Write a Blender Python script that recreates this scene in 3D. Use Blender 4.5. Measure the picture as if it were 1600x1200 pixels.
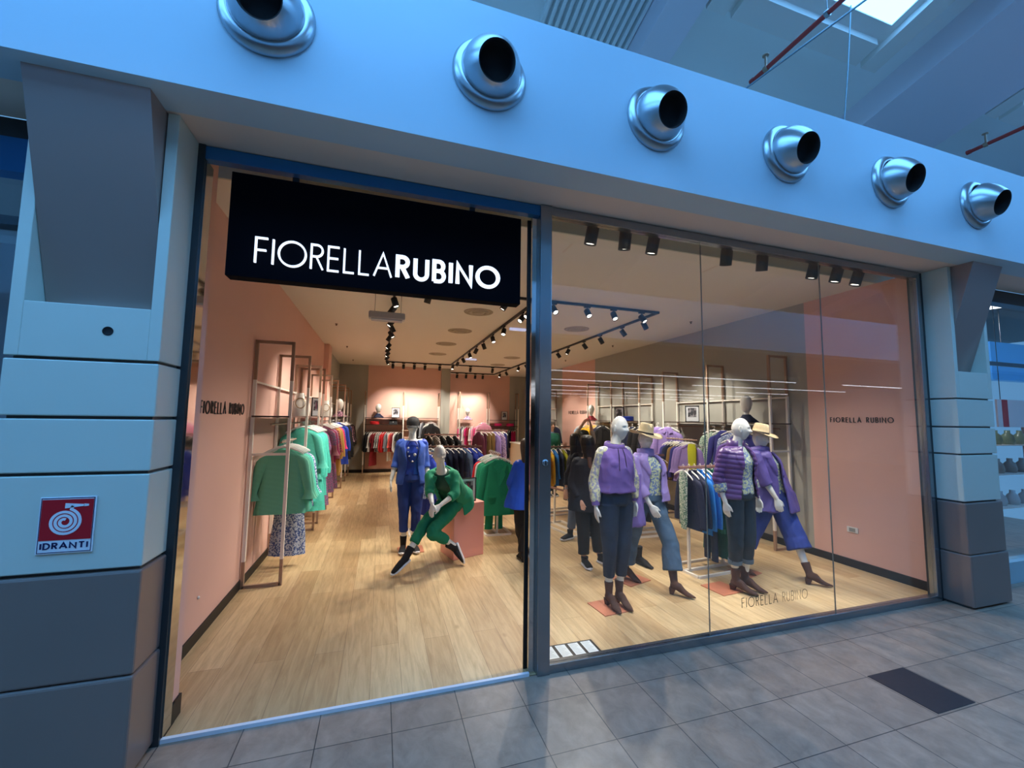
import bpy, bmesh, math, random
from mathutils import Vector, Matrix, noise
PI = math.pi
for o in list(bpy.data.objects): bpy.data.objects.remove(o)
C = bpy.context.scene.collection

# ------------------------------------------------------------------ camera
cam_data = bpy.data.cameras.new('camera')
cam_data.sensor_fit = 'HORIZONTAL'; cam_data.sensor_width = 36
cam_data.lens = 647.82 / 1600 * 36
cam_data.clip_start = 0.05; cam_data.clip_end = 200
cam = bpy.data.objects.new('camera', cam_data); C.objects.link(cam)
def cam_matrix(yaw, pitch, roll, loc):
    f = Vector((math.sin(yaw)*math.cos(pitch), math.cos(yaw)*math.cos(pitch), math.sin(pitch)))
    r = Vector((math.cos(yaw), -math.sin(yaw), 0)); u = r.cross(f)
    r2 = r*math.cos(roll)+u*math.sin(roll); u2 = -r*math.sin(roll)+u*math.cos(roll)
    m = Matrix((r2, u2, -f)).transposed().to_4x4(); m.translation = loc
    return m
cam.matrix_world = cam_matrix(math.radians(17.449), math.radians(4.812), math.radians(0.767), Vector((0, -2.921, 1.82)))
bpy.context.scene.camera = cam
vs = bpy.context.scene.view_settings
vs.view_transform = 'Standard'; vs.look = 'None'; vs.exposure = 0.0; vs.gamma = 1.0; vs.use_curve_mapping = False

# ------------------------------------------------------------------ sky and daylight through the skylights
w = bpy.data.worlds.new('world'); bpy.context.scene.world = w; w.use_nodes = True
bg = w.node_tree.nodes['Background']; bg.inputs[0].default_value = (0.16, 0.42, 0.80, 1); bg.inputs[1].default_value = 0.8
DAY = (0.155, 0.48, 1.0); DAYK = 5.4
def area(name, loc, rot, sx, sy, power, col):
    l = bpy.data.lights.new(name, 'AREA'); l.shape = 'RECTANGLE'; l.size = sx; l.size_y = sy; l.energy = power; l.color = col
    o = bpy.data.objects.new(name, l); C.objects.link(o); o.location = loc; o.rotation_euler = rot
    return o
SKY_BAYS = [(-9.0, -6.3), (-5.2, -2.6), (-1.6, 1.1), (3.15, 4.9), (7.55, 9.9), (11.0, 13.6)]  # unseen bays on the left repeat the skylight, added for lighting
gm = bpy.data.materials.new('skylight_glow'); gm.use_nodes = True                    # the sky seen in the roof glazing
gb = gm.node_tree.nodes['Principled BSDF']; gb.inputs['Base Color'].default_value = (.6, .7, .8, 1)
gb.inputs['Emission Color'].default_value = (*DAY, 1); gb.inputs['Emission Strength'].default_value = DAYK
for a, b in SKY_BAYS:
    me = bpy.data.meshes.new('glazing')
    me.from_pydata([(x, y, z+d) for d in (0, .03) for x in (a, b) for y, z in ((-.30, 5.95), (-2.45, 6.445), (-4.60, 5.95))], [],
                   [(0, 1, 4, 3), (1, 2, 5, 4), (6, 9, 10, 7), (7, 10, 11, 8), (0, 3, 9, 6), (2, 8, 11, 5), (0, 6, 7, 1), (1, 7, 8, 2), (3, 4, 10, 9), (4, 5, 11, 10)])
    me.materials.append(gm); o = bpy.data.objects.new('window_sky', me); C.objects.link(o); o['kind'] = 'structure'

# ------------------------------------------------------------------ helpers
def lin(c):
    c = c/255.0
    return c/12.92 if c <= 0.04045 else ((c+0.055)/1.055)**2.4
def rgb(r, g, b): return (lin(r), lin(g), lin(b), 1)
MATS = {}
def mat(name, col, rough=0.5, metal=0.0, var=0.0, vscale=3.0, bump=0.0, bscale=40.0, spec=0.5, col2=None, emit=None, estr=0, coat=0, sheen=0, stripes=None):
    if name in MATS: return MATS[name]
    m = bpy.data.materials.new(name); m.use_nodes = True; nt = m.node_tree; N = nt.nodes; L = nt.links
    b = N['Principled BSDF']; b.inputs['Base Color'].default_value = rgb(*col)
    b.inputs['Roughness'].default_value = rough; b.inputs['Metallic'].default_value = metal
    b.inputs['Specular IOR Level'].default_value = spec
    if coat: b.inputs['Coat Weight'].default_value = coat
    if sheen: b.inputs['Sheen Weight'].default_value = sheen
    tc = N.new('ShaderNodeTexCoord')
    if var or col2:
        n = N.new('ShaderNodeTexNoise'); n.inputs['Scale'].default_value = vscale; n.inputs['Detail'].default_value = 5
        L.new(tc.outputs['Object'], n.inputs['Vector'])
        r = N.new('ShaderNodeValToRGB'); L.new(n.outputs['Fac'], r.inputs['Fac'])
        c1 = rgb(*col); c2 = rgb(*col2) if col2 else tuple(x*(1-var) for x in c1[:3])+(1,)
        lo, hi = (0.47, 0.53) if col2 else (0.3, 0.7)
        r.color_ramp.elements[0].position = lo; r.color_ramp.elements[0].color = c2
        r.color_ramp.elements[1].position = hi; r.color_ramp.elements[1].color = c1
        L.new(r.outputs['Color'], b.inputs['Base Color'])
    if stripes:                                     # woven horizontal stripes: colour, bands per metre
        wv = N.new('ShaderNodeTexWave'); wv.bands_direction = 'Z'; wv.inputs['Scale'].default_value = stripes[1]; L.new(tc.outputs['Object'], wv.inputs['Vector'])
        r = N.new('ShaderNodeValToRGB'); r.color_ramp.elements[0].position = .4; r.color_ramp.elements[0].color = rgb(*stripes[0]); r.color_ramp.elements[1].position = .6; r.color_ramp.elements[1].color = rgb(*col)
        L.new(wv.outputs['Fac'], r.inputs['Fac']); L.new(r.outputs['Color'], b.inputs['Base Color'])
    if bump:
        n = N.new('ShaderNodeTexNoise'); n.inputs['Scale'].default_value = bscale; n.inputs['Detail'].default_value = 3
        L.new(tc.outputs['Object'], n.inputs['Vector'])
        bp = N.new('ShaderNodeBump'); bp.inputs['Strength'].default_value = bump; bp.inputs['Distance'].default_value = 0.01
        L.new(n.outputs['Fac'], bp.inputs['Height']); L.new(bp.outputs['Normal'], b.inputs['Normal'])
    if emit:
        b.inputs['Emission Color'].default_value = rgb(*emit); b.inputs['Emission Strength'].default_value = estr
    MATS[name] = m
    return m
def node_mat(name):
    m = bpy.data.materials.new(name); m.use_nodes = True; MATS[name] = m
    return m, m.node_tree, m.node_tree.nodes, m.node_tree.links, m.node_tree.nodes['Principled BSDF']

class MB:
    """collects shapes into one mesh"""
    def __init__(s): s.v = []; s.f = []; s.sm = []; s.mi = []; s.m = 0
    def add(s, vs, fs, smooth=False):
        k = len(s.v); s.v += [tuple(v) for v in vs]
        s.f += [tuple(i+k for i in f) for f in fs]; s.sm += [smooth]*len(fs); s.mi += [s.m]*len(fs)
        return s
    def box(s, x0, x1, y0, y1, z0, z1):
        vs = [(x, y, z) for z in (z0, z1) for y in (y0, y1) for x in (x0, x1)]
        return s.add(vs, [(0, 2, 3, 1), (4, 5, 7, 6), (0, 1, 5, 4), (2, 6, 7, 3), (0, 4, 6, 2), (1, 3, 7, 5)])
    def hexa(s, b, t):   # four bottom, four top points
        return s.add(list(b)+list(t), [(3, 2, 1, 0), (4, 5, 6, 7), (0, 1, 5, 4), (1, 2, 6, 5), (2, 3, 7, 6), (3, 0, 4, 7)])
    def prism(s, poly, d0, d1, axis='y'):
        n = len(poly)
        def P(a, b, d): return (a, d, b) if axis == 'y' else ((d, a, b) if axis == 'x' else (a, b, d))
        vs = [P(a, b, d0) for a, b in poly]+[P(a, b, d1) for a, b in poly]
        fs = [tuple(range(n)), tuple(reversed(range(n, 2*n)))]+[(i, i+n, (i+1) % n+n, (i+1) % n) for i in range(n)]
        return s.add(vs, fs)
    def bar(s, p, q, r, n=8, r2=None, smooth=True):   # round bar
        p = Vector(p); q = Vector(q); d = (q-p).normalized(); r2 = r if r2 is None else r2
        a = d.orthogonal().normalized(); b = d.cross(a); vs = []
        for P, R in ((p, r), (q, r2)):
            for i in range(n):
                t = 2*PI*i/n; vs.append(P+a*R*math.cos(t)+b*R*math.sin(t))
        s.add(vs, [(i, (i+1) % n, (i+1) % n+n, i+n) for i in range(n)], smooth)
        return s.add(vs, [tuple(reversed(range(n))), tuple(range(n, 2*n))])
    def sq(s, p, q, w, h=None, up=(0, 0, 1)):          # rectangular bar
        p = Vector(p); q = Vector(q); d = (q-p).normalized(); h = h or w
        up = Vector(up)
        if abs(d.dot(up)) > .95: up = Vector((0, 1, 0))
        a = d.cross(up).normalized(); b = a.cross(d)
        B = [P for P in ((-1, -1), (1, -1), (1, 1), (-1, 1))]
        return s.hexa([p+a*i*w/2+b*j*h/2 for i, j in B], [q+a*i*w/2+b*j*h/2 for i, j in B])
    def path(s, pts, r, n=6, closed=False):            # round tube along points
        pts = [Vector(p) for p in pts]; m = len(pts); vs = []; prev = None
        for i, p in enumerate(pts):
            if closed: d = pts[(i+1) % m]-pts[i-1]
            else: d = pts[min(i+1, m-1)]-pts[max(i-1, 0)]
            d.normalize()
            a = d.orthogonal().normalized() if prev is None else (prev-d*prev.dot(d)).normalized()
            prev = a; b = d.cross(a)
            R = r[i] if isinstance(r, (list, tuple)) else r
            vs += [p+(a*math.cos(2*PI*k/n)+b*math.sin(2*PI*k/n))*R for k in range(n)]
        fs = []
        for i in range(m if closed else m-1):
            j = (i+1) % m
            fs += [(i*n+k, i*n+(k+1) % n, j*n+(k+1) % n, j*n+k) for k in range(n)]
        s.add(vs, fs, True)
        if not closed: s.add(vs, [tuple(reversed(range(n))), tuple(range((m-1)*n, m*n))])
        return s
    def lathe(s, prof, c=(0, 0, 0), axis=(0, 0, 1), n=32, smooth=True):
        c = Vector(c); ax = Vector(axis).normalized(); a = ax.orthogonal().normalized(); b = ax.cross(a); vs = []
        for r, h in prof:
            vs += [c+ax*h+(a*math.cos(2*PI*k/n)+b*math.sin(2*PI*k/n))*max(r, 1e-5) for k in range(n)]
        fs = [(i*n+k, i*n+(k+1) % n, (i+1)*n+(k+1) % n, (i+1)*n+k) for i in range(len(prof)-1) for k in range(n)]
        return s.add(vs, fs, smooth)
    def rings(s, rs, n=24, cap=True, gap=None, fold=None, smooth=True):
        """rs: (centre, side half vector, front half vector); gap=(a0,a1) keeps only that angular range"""
        vs = []; m = len(rs)
        for j, (c, a, b) in enumerate(rs):
            c = Vector(c); a = Vector(a); b = Vector(b)
            for k in range(n):
                if gap:
                    g = gap[j] if isinstance(gap, list) else gap
                    t = g[0]+(g[1]-g[0])*k/(n-1)
                else: t = 2*PI*k/n
                f = 1+(fold(j/(m-1), t) if fold else 0)
                vs.append(c+(a*math.cos(t)+b*math.sin(t))*f)
        e = n-1 if gap else n
        s.add(vs, [(j*n+k, j*n+(k+1) % n, (j+1)*n+(k+1) % n, (j+1)*n+k) for j in range(m-1) for k in range(e)], smooth)
        if cap and not gap: s.add(vs, [tuple(reversed(range(n))), tuple(range((m-1)*n, m*n))])
        return s
    def ball(s, c, rx, ry=None, rz=None, n=14, m=10):
        c = Vector(c); ry = ry or rx; rz = rz or rx
        rs = [((c.x, c.y, c.z-rz*math.cos(PI*i/m)), (rx*max(math.sin(PI*i/m), .02), 0, 0), (0, ry*max(math.sin(PI*i/m), .02), 0)) for i in range(m+1)]
        return s.rings(rs, n)
    def build(s, name, m, parent=None, loc=None, mats=None):
        me = bpy.data.meshes.new(name); me.from_pydata(s.v, [], s.f)
        me.polygons.foreach_set('use_smooth', s.sm)
        for mm in (mats or [m]): me.materials.append(mm)
        if mats: me.polygons.foreach_set('material_index', s.mi)
        bm = bmesh.new(); bm.from_mesh(me); bmesh.ops.recalc_face_normals(bm, faces=bm.faces); bm.to_mesh(me); bm.free()
        me.update()
        o = bpy.data.objects.new(name, me); C.objects.link(o)
        if parent: o.parent = parent
        if loc: o.location = loc
        return o
def tag(o, label=None, cat=None, group=None, kind=None):
    if label: o['label'] = label
    if cat: o['category'] = cat
    if group: o['group'] = group
    if kind: o['kind'] = kind
    return o
def struct(o, label=None): o['kind'] = 'structure'; return (tag(o, label) if label else o)
def empty(name, loc=(0, 0, 0), rz=0):
    o = bpy.data.objects.new(name, None); C.objects.link(o); o.location = loc; o.rotation_euler = (0, 0, rz); o.empty_display_size = .1
    return o
def bevel(o, w=.004, seg=2):
    m = o.modifiers.new('bevel', 'BEVEL'); m.width = w; m.segments = seg; m.limit_method = 'ANGLE'; m.angle_limit = math.radians(40)
    return o
def boxo(name, m, x0, x1, y0, y1, z0, z1, parent=None, bv=0):
    o = MB().box(x0, x1, y0, y1, z0, z1).build(name, m, parent)
    if bv: bevel(o, bv)
    return o
ORD = ['first', 'second', 'third', 'fourth', 'fifth', 'sixth', 'seventh', 'eighth', 'ninth', 'tenth', 'eleventh', 'twelfth', 'thirteenth', 'fourteenth', 'fifteenth', 'sixteenth', 'seventeenth', 'eighteenth', 'nineteenth', 'twentieth', 'twenty-first', 'twenty-second', 'twenty-third', 'twenty-fourth', 'twenty-fifth', 'twenty-sixth', 'twenty-seventh', 'twenty-eighth', 'twenty-ninth', 'thirtieth']

# ------------------------------------------------------------------ stroke lettering (flat raised letters)
def arc(cx, cy, rx, ry, a0, a1, n=18):
    return [(cx+rx*math.cos(math.radians(a0+(a1-a0)*i/n)), cy+ry*math.sin(math.radians(a0+(a1-a0)*i/n))) for i in range(n+1)]
def glyph(ch, wd=1.0):
    """strokes in a cell of height 1; returns width and polylines"""
    w = {'F': .42, 'I': .0, 'O': 1.0, 'R': .45, 'E': .42, 'L': .40, 'A': .72, 'U': .52, 'B': .44, 'N': .62, 'D': .58, 'T': .56, ' ': .3}[ch]*wd
    S = {
        'F': [[(0, 0), (0, 1), (w, 1)], [(0, .52), (w*.9, .52)]],
        'I': [[(0, 0), (0, 1)]],
        'O': [arc(w/2, .5, w/2, .5, 90, 450, 40)],
        'R': [[(0, 0), (0, 1), (w*.45, 1)]+arc(w*.45, .76, w*.5, .24, 90, -90, 12)+[(0, .52)], [(w*.42, .52), (w, 0)]],
        'E': [[(w, 1), (0, 1), (0, 0), (w, 0)], [(0, .52), (w*.92, .52)]],
        'L': [[(0, 1), (0, 0), (w, 0)]],
        'A': [[(0, 0), (w/2, 1), (w, 0)], [(w*.2, .36), (w*.8, .36)]],
        'U': [[(0, 1), (0, .27)]+arc(w/2, .27, w/2, .27, 180, 360, 14)+[(w, 1)]],
        'B': [[(0, 0), (0, 1), (w*.5, 1)]+arc(w*.5, .76, w*.42, .24, 90, -90, 10)+[(0, .52)], [(w*.5, .52)]+arc(w*.5, .26, w*.5, .26, 90, -90, 10)+[(0, 0)]],
        'N': [[(0, 0), (0, 1), (w, 0), (w, 1)]],
        'D': [[(0, 0), (0, 1), (w*.3, 1)]+arc(w*.3, .5, w*.7, .5, 90, -90, 16)+[(0, 0)]],
        'T': [[(0, 1), (w, 1)], [(w/2, 1), (w/2, 0)]], ' ': []}[ch]
    return w, S
def stroke(mb, pts, t, M, depth):
    """thick polyline with mitred joints, raised by depth; M maps (x, y, d) to a point"""
    pts = [p for i, p in enumerate(pts) if i == 0 or abs(p[0]-pts[i-1][0])+abs(p[1]-pts[i-1][1]) > 1e-5]
    n = len(pts); closed = (abs(pts[0][0]-pts[-1][0])+abs(pts[0][1]-pts[-1][1])) < 1e-6 and n > 3
    P = [Vector(p) for p in pts]
    if closed: P = P[:-1]; n -= 1
    Lf = []; Rt = []
    for i in range(n):
        d0 = (P[i]-P[i-1]).normalized() if (i > 0 or closed) else None
        d1 = (P[(i+1) % n]-P[i]).normalized() if (i < n-1 or closed) else None
        if d0 is None: d0 = d1
        if d1 is None: d1 = d0
        n0 = Vector((-d0.y, d0.x)); n1 = Vector((-d1.y, d1.x)); m = (n0+n1)
        m = m.normalized() if m.length > 1e-4 else n0
        k = min(1/max(m.dot(n1), .3), 2.2)
        Lf.append(P[i]+m*t/2*k); Rt.append(P[i]-m*t/2*k)
    vs = []
    for i in range(n):
        vs += [M(Lf[i].x, Lf[i].y, depth), M(Rt[i].x, Rt[i].y, depth), M(Rt[i].x, Rt[i].y, 0), M(Lf[i].x, Lf[i].y, 0)]
    fs = []
    for i in range(n if closed else n-1):
        j = (i+1) % n
        for k in range(4): fs.append((i*4+k, i*4+(k+1) % 4, j*4+(k+1) % 4, j*4+k))
    if not closed: fs += [(0, 1, 2, 3), ((n-1)*4+3, (n-1)*4+2, (n-1)*4+1, (n-1)*4)]
    mb.add(vs, fs)
def layout(text, gap, t, wd):
    x = 0; out = []
    for ch, tt in zip(text, t):
        w, S = glyph(ch, wd); out.append((ch, x+tt/2, S, tt)); x += w+tt+gap
    return out, x-gap
def letters(name, text, origin, xdir, ydir, height, width, m, parent, depth=.01, thin=.06, bold=None, nb=0, wd=1.0, gap=.16):
    """each letter one mesh; the first nb letters use the thin stroke, the rest the bold"""
    t = [thin if i < nb or bold is None else bold for i in range(len(text))]
    lay, W = layout(text, gap, t, wd)
    origin = Vector(origin); xd = Vector(xdir); yd = Vector(ydir); nd = xd.cross(yd)
    sx = width/W
    for ch, x, S, tt in lay:
        if not S: continue
        mb = MB()
        def M(a, b, d): return origin+xd*((a+x)*sx)+yd*((b*(1-tt)+tt/2)*height)+nd*d
        for s in S: stroke(mb, s, tt, M, depth)
        mb.build(name, m, parent)
# ------------------------------------------------------------------ materials of the setting
PAINT = mat('fascia_paint', (184, 206, 220), .55, var=.05, vscale=1.2)
SOFFIT = mat('soffit_paint', (226, 206, 192), .7, var=.04, vscale=.8)
PILLAR = mat('pillar_enamel', (204, 214, 204), .32, var=.04, vscale=1.5)
PILLAR_DK = mat('pillar_dark_metal', (138, 122, 116), .34, metal=.25, var=.06, vscale=2)
STEEL = mat('brushed_steel', (150, 155, 160), .25, metal=.9)
STEEL_DK = mat('dark_steel', (58, 66, 72), .35, metal=.5)
MIRROR = mat('polished_steel', (200, 200, 200), .06, metal=1)
BLACK = mat('black_metal', (14, 14, 16), .45)
BLUE_METAL = mat('blue_header', (24, 110, 170), .35, metal=.2)
PINK = mat('salmon_wall_paint', (226, 180, 164), .8, var=.03, vscale=1.5)
GREY = mat('olive_grey_wall_paint', (168, 166, 156), .8, var=.03, vscale=1.5)
CEIL = mat('shop_ceiling_paint', (226, 218, 204), .85)
BASEB = mat('black_baseboard', (22, 21, 22), .5)
WHITE = mat('white_lacquer', (232, 228, 222), .35)
BRONZE = mat('bronze_lacquer', (164, 134, 112), .4, metal=.15)
SHELF = mat('dark_bronze_shelf', (70, 54, 48), .35, metal=.3)

def glass_mat(name, tint=(1, 1, 1), base=.045):
    m, nt, N, L, b = node_mat(name); N.remove(b)
    out = N['Material Output']
    lw = N.new('ShaderNodeLayerWeight'); lw.inputs['Blend'].default_value = .5
    p = N.new('ShaderNodeMath'); p.operation = 'POWER'; p.inputs[1].default_value = 5; L.new(lw.outputs['Facing'], p.inputs[0])
    q = N.new('ShaderNodeMath'); q.operation = 'MULTIPLY_ADD'; q.inputs[1].default_value = 1-base; q.inputs[2].default_value = base; L.new(p.outputs[0], q.inputs[0])
    t = N.new('ShaderNodeBsdfTransparent'); t.inputs[0].default_value = (*tint, 1)
    g = N.new('ShaderNodeBsdfGlossy'); g.inputs['Roughness'].default_value = 0.0; g.inputs['Color'].default_value = (1, 1, 1, 1)
    mx = N.new('ShaderNodeMixShader'); L.new(q.outputs[0], mx.inputs[0]); L.new(t.outputs[0], mx.inputs[1]); L.new(g.outputs[0], mx.inputs[2])
    L.new(mx.outputs[0], out.inputs['Surface'])
    return m
GLASS = glass_mat('clear_glass', (.985, .99, .985))

def wood_floor():
    m, nt, N, L, b = node_mat('oak_planks')
    tc = N.new('ShaderNodeTexCoord'); mp = N.new('ShaderNodeMapping'); mp.inputs['Rotation'].default_value = (0, 0, PI/2)
    L.new(tc.outputs['Object'], mp.inputs['Vector'])
    br = N.new('ShaderNodeTexBrick'); br.offset = .37; br.offset_frequency = 2
    br.inputs['Scale'].default_value = 1; br.inputs['Mortar Size'].default_value = .0012; br.inputs['Brick Width'].default_value = 1.9; br.inputs['Row Height'].default_value = .205
    br.inputs['Color1'].default_value = rgb(224, 196, 150); br.inputs['Color2'].default_value = rgb(194, 160, 116); br.inputs['Mortar'].default_value = rgb(140, 108, 76)
    L.new(mp.outputs[0], br.inputs['Vector'])
    mp2 = N.new('ShaderNodeMapping'); mp2.inputs['Scale'].default_value = (9, .8, 1); L.new(tc.outputs['Object'], mp2.inputs['Vector'])
    n = N.new('ShaderNodeTexNoise'); n.inputs['Scale'].default_value = 3; n.inputs['Detail'].default_value = 8; n.inputs['Roughness'].default_value = .65; n.inputs['Distortion'].default_value = .6
    L.new(mp2.outputs[0], n.inputs['Vector'])
    r = N.new('ShaderNodeValToRGB'); r.color_ramp.elements[0].position = .3; r.color_ramp.elements[0].color = (.66, .60, .54, 1); r.color_ramp.elements[1].position = .62; r.color_ramp.elements[1].color = (1, 1, 1, 1)
    L.new(n.outputs['Fac'], r.inputs['Fac'])
    mx = N.new('ShaderNodeMix'); mx.data_type = 'RGBA'; mx.blend_type = 'MULTIPLY'; mx.inputs[0].default_value = .85
    L.new(br.outputs['Color'], mx.inputs[6]); L.new(r.outputs['Color'], mx.inputs[7])
    # knots
    vo = N.new('ShaderNodeTexVoronoi'); vo.inputs['Scale'].default_value = 1.7; mp3 = N.new('ShaderNodeMapping'); mp3.inputs['Scale'].default_value = (1.6, .8, 1)
    L.new(tc.outputs['Object'], mp3.inputs['Vector']); L.new(mp3.outputs[0], vo.inputs['Vector'])
    kr = N.new('ShaderNodeValToRGB'); kr.color_ramp.elements[0].position = .0; kr.color_ramp.elements[0].color = (.45, .33, .22, 1); kr.color_ramp.elements[1].position = .07; kr.color_ramp.elements[1].color = (1, 1, 1, 1)
    L.new(vo.outputs['Distance'], kr.inputs['Fac'])
    mk = N.new('ShaderNodeMix'); mk.data_type = 'RGBA'; mk.blend_type = 'MULTIPLY'; mk.inputs[0].default_value = .8
    L.new(mx.outputs[2], mk.inputs[6]); L.new(kr.outputs['Color'], mk.inputs[7])
    L.new(mk.outputs[2], b.inputs['Base Color'])
    b.inputs['Roughness'].default_value = .42
    bp = N.new('ShaderNodeBump'); bp.inputs['Strength'].default_value = .15; bp.inputs['Distance'].default_value = .004; L.new(n.outputs['Fac'], bp.inputs['Height']); L.new(bp.outputs['Normal'], b.inputs['Normal'])
    return m
def tile_floor():
    m, nt, N, L, b = node_mat('stone_tiles')
    tc = N.new('ShaderNodeTexCoord'); mp = N.new('ShaderNodeMapping'); mp.inputs['Location'].default_value = (-3.0+.41*20, .69+.41*20, 0)
    L.new(tc.outputs['Object'], mp.inputs['Vector'])
    br = N.new('ShaderNodeTexBrick'); br.offset = 0; br.inputs['Scale'].default_value = 1; br.inputs['Mortar Size'].default_value = .003; br.inputs['Brick Width'].default_value = .41; br.inputs['Row Height'].default_value = .41
    br.inputs['Color1'].default_value = rgb(168, 144, 126); br.inputs['Color2'].default_value = rgb(154, 132, 116); br.inputs['Mortar'].default_value = rgb(80, 70, 64)
    L.new(mp.outputs[0], br.inputs['Vector'])
    mp2 = N.new('ShaderNodeMapping'); mp2.inputs['Scale'].default_value = (1.3, 1.0, 1); mp2.inputs['Rotation'].default_value = (0, 0, .2); L.new(tc.outputs['Object'], mp2.inputs['Vector'])
    n = N.new('ShaderNodeTexNoise'); n.inputs['Scale'].default_value = 6.0; n.inputs['Detail'].default_value = 9; n.inputs['Roughness'].default_value = .68; n.inputs['Distortion'].default_value = .5
    L.new(mp2.outputs[0], n.inputs['Vector'])
    r = N.new('ShaderNodeValToRGB'); r.color_ramp.elements[0].position = .32; r.color_ramp.elements[0].color = (.60, .58, .57, 1); r.color_ramp.elements[1].position = .68; r.color_ramp.elements[1].color = (1.12, 1.1, 1.08, 1)
    L.new(n.outputs['Fac'], r.inputs['Fac'])
    mx = N.new('ShaderNodeMix'); mx.data_type = 'RGBA'; mx.blend_type = 'MULTIPLY'; mx.inputs[0].default_value = .8
    L.new(br.outputs['Color'], mx.inputs[6]); L.new(r.outputs['Color'], mx.inputs[7])
    L.new(mx.outputs[2], b.inputs['Base Color']); b.inputs['Roughness'].default_value = .38
    return m
OAK = wood_floor(); TILE = tile_floor()

# ------------------------------------------------------------------ the mall: floor, fascia, soffit, roof
struct(boxo('floor', TILE, -12, 22, -24, 0.0, -.12, 0))
struct(boxo('floor.001', OAK, -1.6, 6.1, 0.0, 14.2, -.12, .004))
H = 3.49; FY = -.53
# fascia beam with its soffit, over the whole row of shops
mb = MB().box(-12, 22, FY, -.29, H, 4.46)
struct(mb.build('wall_front', PAINT))
struct(boxo('ceiling', SOFFIT, -12, 22, FY+.002, .06, H-.002+.004, H+.06))
# opposite side of the walkway
struct(boxo('wall_opposite', PAINT, -12, 22, -4.75, -4.4, H, 4.46))
OPP = mat('opposite_ceiling', (150, 146, 138), .8)
struct(boxo('ceiling.001', OPP, -12, 28, -24, -4.75, H, H+.1))
struct(boxo('wall_opposite_back', mat('opposite_wall', (70, 68, 66), .8), -12, 28, -24.2, -24, 0, H))
struct(boxo('wall_mall_end', PAINT, 22, 22.3, -24, 0, 0, 8))
struct(boxo('wall_mall_start', PAINT, -12.3, -12, -24, 0, 0, 8))
ROOF = mat('roof_panel_paint', (244, 246, 246), .6)
RAFT = mat('rafter_paint', (232, 226, 236), .5)
def roof_z(y): return 5.8+(-.23)*y if y >= -2.45 else roof_z(-4.9-y)
def slab(mb, x0, x1, y0, y1, dz0, dz1):
    mb.hexa([(x0, y0, roof_z(y0)+dz0), (x1, y0, roof_z(y0)+dz0), (x1, y1, roof_z(y1)+dz0), (x0, y1, roof_z(y1)+dz0)],
            [(x0, y0, roof_z(y0)+dz1), (x1, y0, roof_z(y0)+dz1), (x1, y1, roof_z(y1)+dz1), (x0, y1, roof_z(y1)+dz1)])
mb = MB()
xs = [-12]+[v for ab in SKY_BAYS for v in ab]+[22]
for i in range(0, len(xs), 2):                      # solid bays between the skylights
    slab(mb, xs[i], xs[i+1], 2.6, -2.45, .35, .5); slab(mb, xs[i], xs[i+1], -2.45, -7.5, .35, .5)
for a, b in SKY_BAYS:
    slab(mb, a, b, 2.6, -.35, .35, .5); slab(mb, a, b, -4.55, -7.5, .35, .5)
struct(mb.build('ceiling.002', ROOF))
for i, (a, b) in enumerate(SKY_BAYS):               # white box frame hanging below the deck round each skylight
    mb = MB()
    for (y0, y1) in ((.05, -2.45), (-2.45, -4.95)):
        slab(mb, a-.30, a-.08, y0, y1, 0, .46); slab(mb, b+.08, b+.30, y0, y1, 0, .46)
        slab(mb, a-.08, a, y0, y1, .07, .46); slab(mb, b, b+.08, y0, y1, .07, .46)
    for (y0, y1, z0) in ((.05, -.17, 0), (-.17, -.30, .07), (-4.60, -4.73, .07), (-4.73, -4.95, 0)): slab(mb, a, b, y0, y1, z0, .46)
    struct(mb.build('window_%d' % (i+10), WHITE))
RAFTERS = [(-5.9, -5.5), (-2.4, -1.9), (2.44, 2.82), (5.80, 7.22), (10.1, 10.8), (14.0, 14.6)]
for i, (a, b) in enumerate(RAFTERS):
    mb = MB(); slab(mb, a, b, 2.6, -2.45, 0, .36); slab(mb, a, b, -2.45, -7.5, 0, .36)
    struct(mb.build('trim_%d' % (i+1), RAFT))
mb = MB()
for k in range(14):
    x = 1.42+k*.075; slab(mb, x, x+.035, 2.4, -2.4, .27, .35)
struct(mb.build('trim_7', ROOF))
# fire-sprinkler pipes under the roof
RED = mat('red_pipe', (168, 52, 48), .4)
for i, x in enumerate((3.5, 7.05)):
    e = empty('sprinkler_pipe', (x, .14, 5.3)); tag(e, 'red sprinkler pipe hanging under the roof, %s' % ('beside the bright skylight' if i == 0 else 'far right one past the wide beam'), 'pipe', 'red sprinkler pipes')
    MB().bar((0, 0, 0), (0, -4.9, 0), .022, 10).bar((0, .02, 0), (0, -.02, 0), .028).build('pipe', RED, e)
    MB().bar((0, -.16, 0), (0, -.16, .13), .012).lathe([(.004, .13), (.03, .135), (.03, .142), (.004, .145)], (0, -.16, 0)).bar((0, -.14, .0), (0, -.18, 0), .03).build('sprinkler_head', BRONZE, e)
    for yy in (-.75, -2.4, -4): MB().bar((0, yy, 0), (.0, yy, 1.0), .004, 6).bar((0, yy-.015, 0), (0, yy+.015, 0), .03, 10).build('hanger_rod', STEEL, e)
WIRE = mat('steel_cable', (120, 140, 150), .4, metal=.5)
tag(MB().path([(4.05, -.32, 4.46), (4.16, -.33, 5.2), (4.24, -.34, 5.9)], .006).build('cable', WIRE), 'thin steel cable rising upright from the fascia to the skylight', 'cable')
tag(MB().path([(2.63, -.32, 4.46), (3.6, -1.0, 5.2), (4.4, -1.4, 5.95)], .008).build('cable', WIRE), 'thin slanting steel cable from fascia up towards the skylight', 'cable')

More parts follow.
